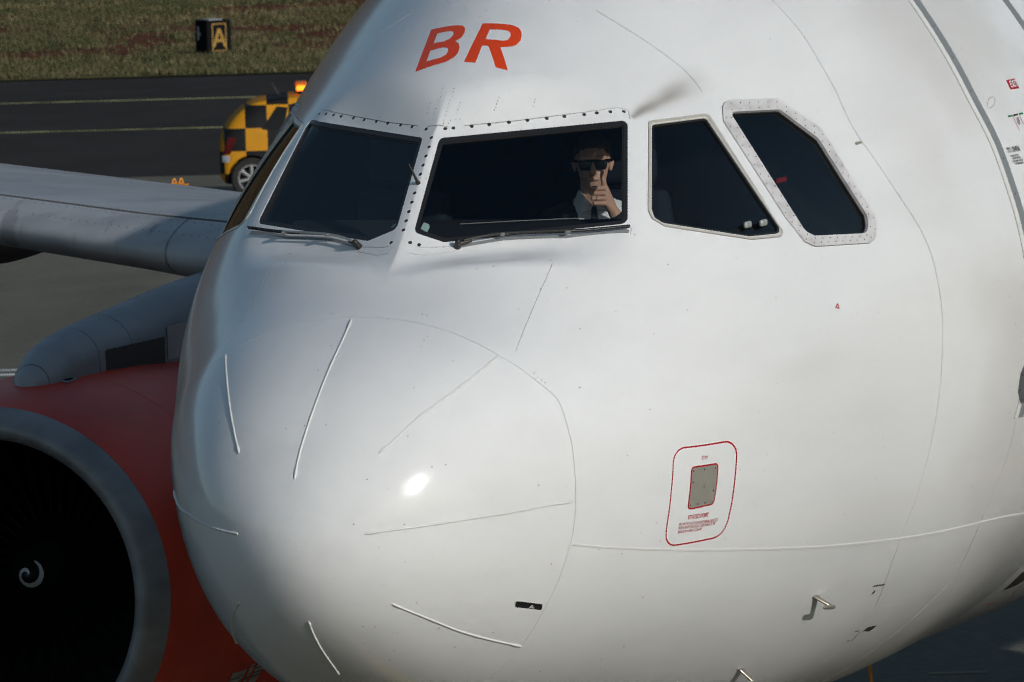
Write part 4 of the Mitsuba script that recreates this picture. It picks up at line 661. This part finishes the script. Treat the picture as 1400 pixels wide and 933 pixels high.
# ------------------------------------------------------------------ crew
scene['skin_tone'] = prin(rgb(.52, .30, .21), .5, 0, .4)
scene['hair_dark'] = prin(rgb(.035, .025, .018), .6)
scene['shirt_white'] = prin(rgb(.78, .79, .80), .8, 0, .2)
scene['cloth_dark'] = prin(rgb(.018, .018, .022), .85, 0, .2)
scene['lens'] = plastic(rgb(.008, .008, .009), .08)
scene['ring_metal'] = prin(rgb(.75, .74, .70), .2, 1.)
def smoothm(m, L=.012, it=8):
    q = mani(m.refine_to_length(L)); q.merge_vertices(); trimesh.smoothing.filter_taubin(q, iterations=it); return q
def person(key, H, flip, thumb, label):
    """H: head centre; axes: right hand side of the picture, up, towards the viewer"""
    ax = np.array([.3404*flip, -.9404*flip, 0.]); up = np.array([0, 0, 1.]); to = np.array([-.9404, -.3404, 0])
    if flip < 0: ax = -np.array([.3404, -.9404, 0.])
    G = lambda a, b, c: H + ax*a + up*b + to*c
    M3 = manifold3d.Manifold
    parts = [hull((G(0, .045, -.025), .082), (G(0, .02, -.005), .080), (G(0, -.05, .022), .062), (G(0, -.085, .038), .036), (G(0, .01, -.055), .074)),
             hull((G(0, .0, .085), .010), (G(0, -.032, .100), .013), (G(0, -.036, .078), .020)),                        # nose
             hull((G(-.022, -.062, .080), .009), (G(.022, -.062, .080), .009), (G(0, -.060, .086), .010)),              # lips
             hull((G(-.05, .030, .064), .014), (G(.05, .030, .064), .014)),                                            # brow
             hull((G(0, -.06, -.02), .058), (G(0, -.17, -.035), .062)),                                                 # neck
             hull((G(-.17, -.26, -.05), .058), (G(.17, -.26, -.05), .058), (G(0, -.20, -.05), .065)),
             hull((G(-.15, -.30, -.03), .085), (G(.15, -.30, -.03), .085), (G(-.12, -.62, -.02), .10), (G(.12, -.62, -.02), .10))]
    for s in (-1, 1): parts.append(hull((G(.080*s, .012, -.016), .009), (G(.085*s, .004, -.024), .012), (G(.080*s, -.026, -.014), .007)))
    arms = []
    sh, el, wr = G(.185, -.27, -.04), G(.235, -.47, .08), G(.085, -.205, .125)
    if thumb:
        parts += [hull((sh, .058), (el, .043)), hull((el, .042), (wr, .027))]
        K = [G(.052, -.098 - .0225*i, .160) for i in range(4)]
        palm = [hull((K[0], .014), (K[3], .013), (wr, .024)), hull((K[0], .014), (K[3], .013), (G(.060, -.165, .125), .02), (G(.035, -.115, .133), .017))]
        parts += palm
        fing = []
        for i in range(4):
            L = (.050, .055, .052, .043)[i]; y = -.098 - .0225*i
            a, b, c, d = G(.046, y, .167), G(.046 - L, y + .001, .175), G(.044 - L, y, .148), G(.020, y, .141)
            fing += [hull((a, .0115), (b, .0105)), hull((b, .0105), (c, .0095)), hull((c, .0095), (d, .0085))]
        fing += [hull((G(.050, -.110, .150), .016), (G(.046, -.078, .160), .0125)), hull((G(.046, -.078, .160), .0125), (G(.040, -.045, .162), .0105)), hull((G(.040, -.045, .162), .0105), (G(.041, -.028, .160), .0095))]
        parts += fing
    else:
        parts += [hull((sh, .058), (G(.22, -.50, .02), .043)), hull((G(.22, -.50, .02), .042), (G(.10, -.50, .26), .027)), hull((G(.10, -.50, .26), .03), (G(.07, -.50, .33), .02))]
    parts += [hull((G(-.185, -.27, -.04), .058), (G(-.22, -.50, .02), .043)), hull((G(-.22, -.50, .02), .042), (G(-.12, -.52, .24), .027)), hull((G(-.12, -.52, .24), .03), (G(-.09, -.52, .31), .02))]
    b = smoothm(M3.batch_boolean(parts, manifold3d.OpType.Add), .009, 6)
    scene[key] = ply(b, 'skin_tone', True); labels[key] = {'label': label, 'category': 'person'}
    hair = M3.batch_boolean([hull((G(0, .052, -.030), .088), (G(0, .03, -.045), .088), (G(0, -.03, -.06), .068))], manifold3d.OpType.Add) - hull((G(-.10, .02, .10), .075), (G(.10, .02, .10), .075), (G(0, -.12, .08), .09))
    put(key + '__hair', ply(smoothm(hair, .012, 4), 'hair_dark', True))
    if thumb:
        lens = [hull(*[(G(s*.034 + a, b, .086), .008) for a, b in ((-.020, .014), (.021, .014), (-.016, -.014), (.016, -.014), (.022, -.002), (-.021, -.002))], seg=10) for s in (-1, 1)]
        put(key + '__sunglasses', ply(cat(*[mani(l) for l in lens], tube([G(-.03, .020, .092), G(0, .022, .096), G(.03, .020, .092)], .005), *[tube([G(s*.060, .020, .083), G(s*.083, .018, .045), G(s*.088, .014, -.015)], [.007, .0065, .005]) for s in (-1, 1)]), 'lens', 40), 'dark sunglasses')
        put(key + '__ring', ply(tube([G(.012 + .0135*math.cos(t)*.1, -.143 + .0125*math.cos(t), .172 + .0125*math.sin(t)) for t in np.linspace(0, 6.283, 14)], .0022, 6), 'ring_metal', True))
    shirt = M3.batch_boolean([hull((G(-.175, -.262, -.05), .066), (G(.175, -.262, -.05), .066), (G(0, -.205, -.05), .075)), hull((G(-.155, -.30, -.03), .094), (G(.155, -.30, -.03), .094), (G(-.12, -.62, -.02), .11), (G(.12, -.62, -.02), .11)),
                             hull((G(-.19, -.275, -.04), .068), (G(-.225, -.44, .0), .055))], manifold3d.OpType.Add) - hull((G(0, -.14, .03), .05), (G(0, -.21, .09), .035), (G(0, -.10, -.03), .06))
    jk2 = (hull((G(-.178, -.262, -.05), .072), (G(-.05, -.225, -.05), .075)) + hull((G(-.158, -.30, -.03), .101), (G(-.04, -.30, -.03), .101), (G(-.12, -.62, -.02), .118), (G(-.03, -.62, -.02), .118)) + hull((G(-.19, -.275, -.04), .075), (G(-.225, -.44, .0), .062))) - M3.batch_hull([sph(G(-.072, -.10, .16), .02, 8), sph(G(.2, -.10, .16), .02, 8), sph(G(-.0, -.60, .16), .02, 8), sph(G(-.072, -.10, -.16), .02, 8), sph(G(.2, -.10, -.16), .02, 8), sph(G(0, -.6, -.16), .02, 8), sph(G(.3, -.6, .16), .02, 8), sph(G(.3, -.6, -.16), .02, 8)])
    put(key + '__jacket', ply(smoothm(jk2, .014, 3), 'cloth_dark', True))
    put(key + '__shirt', ply(smoothm(shirt, .014, 5), 'shirt_white', True))
    for s in (-1, 1): put(key + '__collar', ply(smoothm(M3.batch_hull([sph(G(s*.062, -.125, -.02), .010, 8), sph(G(s*.045, -.150, .052), .008, 8), sph(G(s*.062, -.205, .082), .006, 8), sph(G(s*.010, -.195, .068), .006, 8), sph(G(s*.085, -.175, .01), .008, 8)]), .01, 2), 'shirt_white', True))
    tie = M3.batch_hull([sph(G(0, -.195, .074), .012, 8), sph(G(-.02, -.36, .088), .008, 8), sph(G(.02, -.36, .088), .008, 8), sph(G(0, -.42, .090), .008, 8)])
    put(key + '__tie', ply(mani(tie), 'cloth_dark', 40))
    jk = hull((G(-.16, -.31, -.03), .100), (G(.16, -.31, -.03), .100), (G(-.12, -.62, -.02), .118), (G(.12, -.62, -.02), .118)) - M3.batch_hull([sph(G(-.085, -.12, .12), .02, 8), sph(G(.085, -.12, .12), .02, 8), sph(G(0, -.40, .13), .02, 8), sph(G(-.1, -.12, -.1), .02, 8), sph(G(.1, -.12, -.1), .02, 8)])
    put(key + '__waistcoat', ply(smoothm(jk, .014, 3), 'cloth_dark', True))
    if thumb:
        put(key + '__sleeve', ply(smoothm(hull((G(.205, -.33, .0), .060), (el, .052)) + hull((el, .052), (wr + (el - wr)*.12, .034)), .014, 3), 'cloth_dark', True))
    for s in (-1, 1): put(key + '__shoulder_board', ply(smoothm(M3.batch_hull([sph(G(s*.12, -.205, -.03), .010, 8), sph(G(s*.20, -.225, -.04), .010, 8), sph(G(s*.12, -.205, -.075), .010, 8), sph(G(s*.20, -.225, -.085), .010, 8)]), .012, 1), 'cloth_dark', True))
person('person', np.array([2.640, -.462, .670 + ZS]), 1, True, 'pilot in sunglasses and white shirt giving a thumbs up behind the windshield')
#, np.array([2.60, .50, .52 + ZS]), -1, False, 'dim figure barely visible behind the dark windshield on the far side of the centre post')

# ------------------------------------------------------------------ checkered airfield car
CF = np.array([*(ER*math.cos(.03) + ES*math.sin(.03)), 0]); CL = np.array([-CF[1], CF[0], 0.])     # forward, left (away from the viewer)
CSC = .96
CO = gp(97.35, 38.25) + np.array([*(ER*.20 - ES*3.4), 0]) + [0, 0, 3.4*.027] - CF*.50*CSC + CL*.80*CSC                                                                 # middle of the rear end, on the ground
def car(m):
    m = m.copy(); m.apply_scale(CSC); m.apply_transform(frame(CO, CF, CL, [0, 0, 1])); return m
def checker(p, n, uv):
    X = (p.x - float(CO[0]))*float(CF[0]) + (p.y - float(CO[1]))*float(CF[1]); Z = p.z - float(CO[2])
    c = dr.maximum(dr.floor((X + .25)/.31), 0); r_ = dr.floor((Z - .37)/.32); k = c + r_
    odd = k - 2*dr.floor(k/2)
    yel = mix((.80, .43, .012), (.72, .38, .012), noise(p.x*5, p.y*5, p.z*5))
    return mix(mi.Color3f(.010, .010, .011), yel, dr.select(odd > .5, 1., 0.))
scene['checker_paint'] = plastic(mikit.proc(checker), .3, .5)
scene['car_black'] = plastic(rgb(.012, .012, .013), .12)
scene['car_glass'] = plastic(rgb(.006, .007, .008), .15, .5)
scene['tail_red'] = plastic(rgb(.14, .006, .008), .05)
scene['tail_white'] = plastic(rgb(.55, .58, .62), .08)
scene['tyre'] = prin(rgb(.016, .016, .016), .8, 0, .3)
scene['alloy'] = prin(rgb(.30, .31, .32), .4, .5)
st = [  # x, half width at waist, sill z, waist z, roof z, roof half width
    (.00, .70, .34, .74, .80, .62), (.03, .765, .28, .82, .92, .65), (.09, .81, .24, .91, 1.06, .675), (.20, .835, .21, .93, 1.20, .69), (.36, .845, .20, .945, 1.34, .69), (.54, .85, .20, .95, 1.43, .69),
    (.75, .85, .20, .95, 1.465, .69), (1.2, .85, .20, .95, 1.50, .69), (1.9, .85, .20, .95, 1.505, .69), (2.4, .85, .20, .94, 1.43, .62), (2.9, .84, .20, .93, 1.10, .62), (3.1, .83, .20, .90, .97, .66), (3.6, .78, .22, .80, .86, .62), (3.85, .66, .28, .66, .72, .52), (3.92, .5, .36, .58, .62, .40)]
def ring(s):
    x, w, lo, wa, ro, rw = s; mid = (lo + wa)/2; k = wa + (ro - wa)*.5
    h = [(w*.93, lo), (w, lo + .10), (w*1.006, mid), (w, wa), ((w + rw)/2 + .012, k), (rw + .02, ro - .045), (rw - .06, ro - .008), (rw*.4, ro + .012)]
    return np.array([(x, y, z) for y, z in h] + [(x, -y, z) for y, z in h[::-1]])
R_ = np.array([ring(s) for s in st]); xs = R_[:, 0, 0]; xi = np.unique(np.r_[np.linspace(0, .8, 22), np.linspace(.8, 3.92, 34)])
from scipy.interpolate import PchipInterpolator
R_ = np.stack([PchipInterpolator(xs, R_[..., k])(xi) for k in range(3)], -1)
nb = R_.shape[1]; bm = loft(R_, True)
v = np.vstack([bm.vertices, R_[0].mean(0) + [-.004, 0, 0], R_[-1].mean(0) + [.004, 0, 0]]); nV = len(bm.vertices)
f = list(bm.faces) + [[nV, (j + 1) % nb, j] for j in range(nb)] + [[nV + 1, nV - nb + j, nV - nb + (j + 1) % nb] for j in range(nb)]
bm = trimesh.Trimesh(v, np.array(f)); bm.fix_normals()
bmf = manifold3d.Manifold(manifold3d.Mesh(np.array(bm.vertices, np.float32), np.array(bm.faces, np.uint32)))
cyl = lambda x, r_, y0, y1: manifold3d.Manifold.cylinder(y1 - y0, r_, r_, 40).rotate([-90, 0, 0]).translate([x, y0, .31])
for x in (.46, 2.95): bmf = bmf - cyl(x, .345, -1, -.60) - cyl(x, .345, .60, 1)
CK = thing('airfield_car', 'yellow and black checkered hatchback with an orange roof beacon on the taxiway edge', 'car')
put(CK + '__body', ply(car(mani(bmf)), 'checker_paint', 22))
for x in (.46, 2.95):
    for s in (-1, 1):
        Wk = numbered(CK + '__wheel') if CK + '__wheel__tyre' not in scene else None
        i = sum(1 for k in scene if k.startswith(CK + '__wheel') and k.endswith('__tyre')); Wk = CK + '__wheel' + (f'_{i:03d}' if i else '')
        tp = np.array([(.205, -.10), (.285, -.10), (.308, -.075), (.311, 0), (.308, .075), (.285, .10), (.205, .10)])
        t_ = trimesh.creation.revolve(tp, sections=40); t_.apply_transform(trimesh.transformations.rotation_matrix(np.pi/2, [1, 0, 0])); t_.apply_translation([x, s*.74, .31])
        put(Wk + '__tyre', ply(car(t_), 'tyre', 40))
        sp = [box([-.012, -.004, .03], [.012, .012, .2]) for _ in range(7)]; ms = []
        for q, m in enumerate(sp):
            m = rbox([-.022, .0, .02], [.022, .022, .20], .008); m.apply_transform(trimesh.transformations.rotation_matrix(q*2*np.pi/7, [0, 1, 0])); ms.append(m)
        rim = trimesh.creation.revolve(np.array([(.185, -.09), (.208, -.09), (.208, .095), (.192, .095), (.185, .06), (.185, -.09)]), sections=40); rim.apply_transform(trimesh.transformations.rotation_matrix(np.pi/2, [1, 0, 0]))
        if s > 0: [m.apply_translation([0, .06, 0]) for m in ms]
        else: [m.apply_translation([0, -.082, 0]) for m in ms]
        hub = trimesh.creation.cylinder(.045, .03); hub.apply_transform(trimesh.transformations.rotation_matrix(np.pi/2, [1, 0, 0])); hub.apply_translation([0, s*.075, 0])
        r2 = cat(*ms, rim, hub); r2.apply_translation([x, s*.74, .31]); put(Wk + '__rim', ply(car(r2), 'alloy', 40))
        di = trimesh.creation.cylinder(.18, .01); di.apply_transform(trimesh.transformations.rotation_matrix(np.pi/2, [1, 0, 0])); di.apply_translation([x, s*.70, .31]); put(Wk + '__brake_disc', ply(car(di), 'tyre'))
def on_side(poly, s, h):
    """panel on the flank: (x, z) polygon pushed out to the body's side"""
    m = trimesh.creation.extrude_polygon(P_(poly), .012, engine='earcut'); m = m.subdivide_to_size(.12); v = m.vertices.copy()
    out = []
    for x, z, d in v:
        r_ = np.stack([np.interp(x, xi, R_[:, j, k]) for j in range(8) for k in (1, 2)]).reshape(8, 2); y = np.interp(z, r_[:, 1], r_[:, 0])
        out.append((x, s*(y + h - .012 + d), z))
    return trimesh.Trimesh(np.array(out), m.faces if s > 0 else m.faces[:, ::-1], process=False)
for s in (-1, 1):
    put(CK + '__rear_side_window', ply(car(on_side([(.62, 1.03), (.95, 1.00), (1.02, 1.34), (.86, 1.36)], s, .006)), 'car_glass'))
    put(CK + '__door_window', ply(car(on_side([(1.06, 1.0), (2.35, 1.0), (2.02, 1.38), (1.10, 1.40)], s, .006)), 'car_glass'))
    tl = on_side([(.03, .66), (.15, .68), (.25, .92), (.13, .93)], s, .012); put(CK + '__tail_light', ply(car(tl), 'tail_red', 40))
    put(CK + '__reversing_light', ply(car(on_side([(.03, .56), (.13, .56), (.15, .65), (.03, .66)], s, .012)), 'tail_white', 40))
rw = lambda z, w, o: [(np.interp(z, [.88, 1.0, 1.14, 1.31, 1.425], [.035, .10, .22, .40, .58]) - o, y, z) for y in (-w, w)]
hv = np.array(rw(1.0, .56, .014) + rw(1.38, .52, .014)); put(CK + '__rear_window', ply(car(trimesh.Trimesh(hv, [[0, 1, 3], [0, 3, 2]])), 'car_glass'))
put(CK + '__door_handle', ply(car(rbox([1.12, -.872, .84], [1.30, -.845, .87], .01)), 'car_black', 40))
bar = rbox([1.18, -.42, 1.525], [1.30, .42, 1.56], .012); put(CK + '__light_bar', ply(car(bar), 'car_black', 40))
scene_bc = rbox([1.16, -.42, 1.55], [1.31, -.22, 1.63], .03)
sh = ply(car(scene_bc), {'type': 'diffuse', 'reflectance': rgb(.5, .12, .01)}, smooth=40); sh['emitter'] = {'type': 'area', 'radiance': rgb(1.5, .20, .012)}
put(CK + '__beacon', sh, 'lit orange beacon')
put(CK + '__beacon_001', ply(car(rbox([1.14, .20, 1.56], [1.33, .46, 1.66], .03)), plastic(rgb(.7, .2, .01), .1), 40))
put(CK + '__aerial', ply(car(tube([(.9, 0, 1.49), (.80, 0, 1.66)], .008, 6)), 'car_black'))

# ------------------------------------------------------------------ taxiway location sign
SF = np.array([-.93, -.37, 0]); SF /= np.linalg.norm(SF); c_, s_ = math.cos(.50), math.sin(.50); SF = np.array([SF[0]*c_ - SF[1]*s_, SF[0]*s_ + SF[1]*c_, 0]); SR = np.cross([0, 0, 1.], SF)   # face normal; reader's right
sl = np.array([156.24, 61.94]); so = sl - np.array([-40.2433, -15.5751]); ss, ll = float(so @ ES), float(so @ ER); SO = verge_p(np.array([ss + .1*ll]), np.array([ll]))[0] + np.array([*(ER*.13), -.15])
def sign(m): m = m.copy(); m.apply_scale(1.1); m.apply_transform(frame(SO, SR, np.cross(SF, SR)*0 + [0, 0, 1.], SF)); return m     # x right, y up, z out of the face
SG = thing('taxiway_sign', 'black taxiway sign with a yellow letter A standing in the grass', 'sign')
put(SG + '__housing', ply(sign(rbox([-.26, .10, -.46], [.26, .80, 0], .012)), 'cabin_dark', 40))
put(SG + '__face', ply(sign(box([-.235, .13, 0], [.235, .775, .006])), 'cabin_dark'))
ro = shapely.box(-.155, .205, .155, .735); put(SG + '__border', ply(sign(trimesh.creation.extrude_polygon(ro.difference(shapely.box(-.131, .229, .131, .711)), .004, engine='earcut').apply_translation([0, 0, .006])), 'sign_yellow'))
scene['sign_yellow'] = plastic(rgb(.45, .27, .02), .3)
tm = meshkit.text_mesh('A', .33, .004, True); tm.apply_translation([-tm.bounds[:, 0].mean(), .30, .006]); put(SG + '__letter', ply(sign(tm), 'sign_yellow'))
put(SG + '__top_edge', ply(sign(box([-.20, .80, -.40], [.10, .812, -.02])), 'tail_white'))
for k, q in enumerate(((-.268, .42, -.36, .68), (-.268, .50, -.30, .56))): put(SG + '__side_tag', ply(sign(box([-.266, q[1], q[2]], [-.260, q[3], q[2] + .05])), 'tail_white'))
put(SG + '__base_box', ply(sign(rbox([-.33, .0, -.34], [-.262, .18, -.22], .01)), 'tail_white', 40))
for x in (-.18, .18): put(SG + '__leg', ply(sign(box([x - .02, -.1, -.25], [x + .02, .11, -.20])), 'steel'))
# slim orange pole under the belly
po = gp(22.35, 4.66); PO = thing('safety_pole', 'slim orange pole with a dark band under the belly of the plane', 'pole')
pd = np.array([-.02, .06, 1.]); put(PO + '__rod', ply(tube([po, po + pd*.62], .013, 12), 'yellow_paint', 40)); put(PO + '__dark_band', ply(tube([po + pd*.485, po + pd*.51], .0145, 12), 'car_black', 40)); put(PO + '__base', ply(trimesh.creation.cylinder(.12, .05).apply_translation(po + [0, 0, .025]), 'tyre', 40))
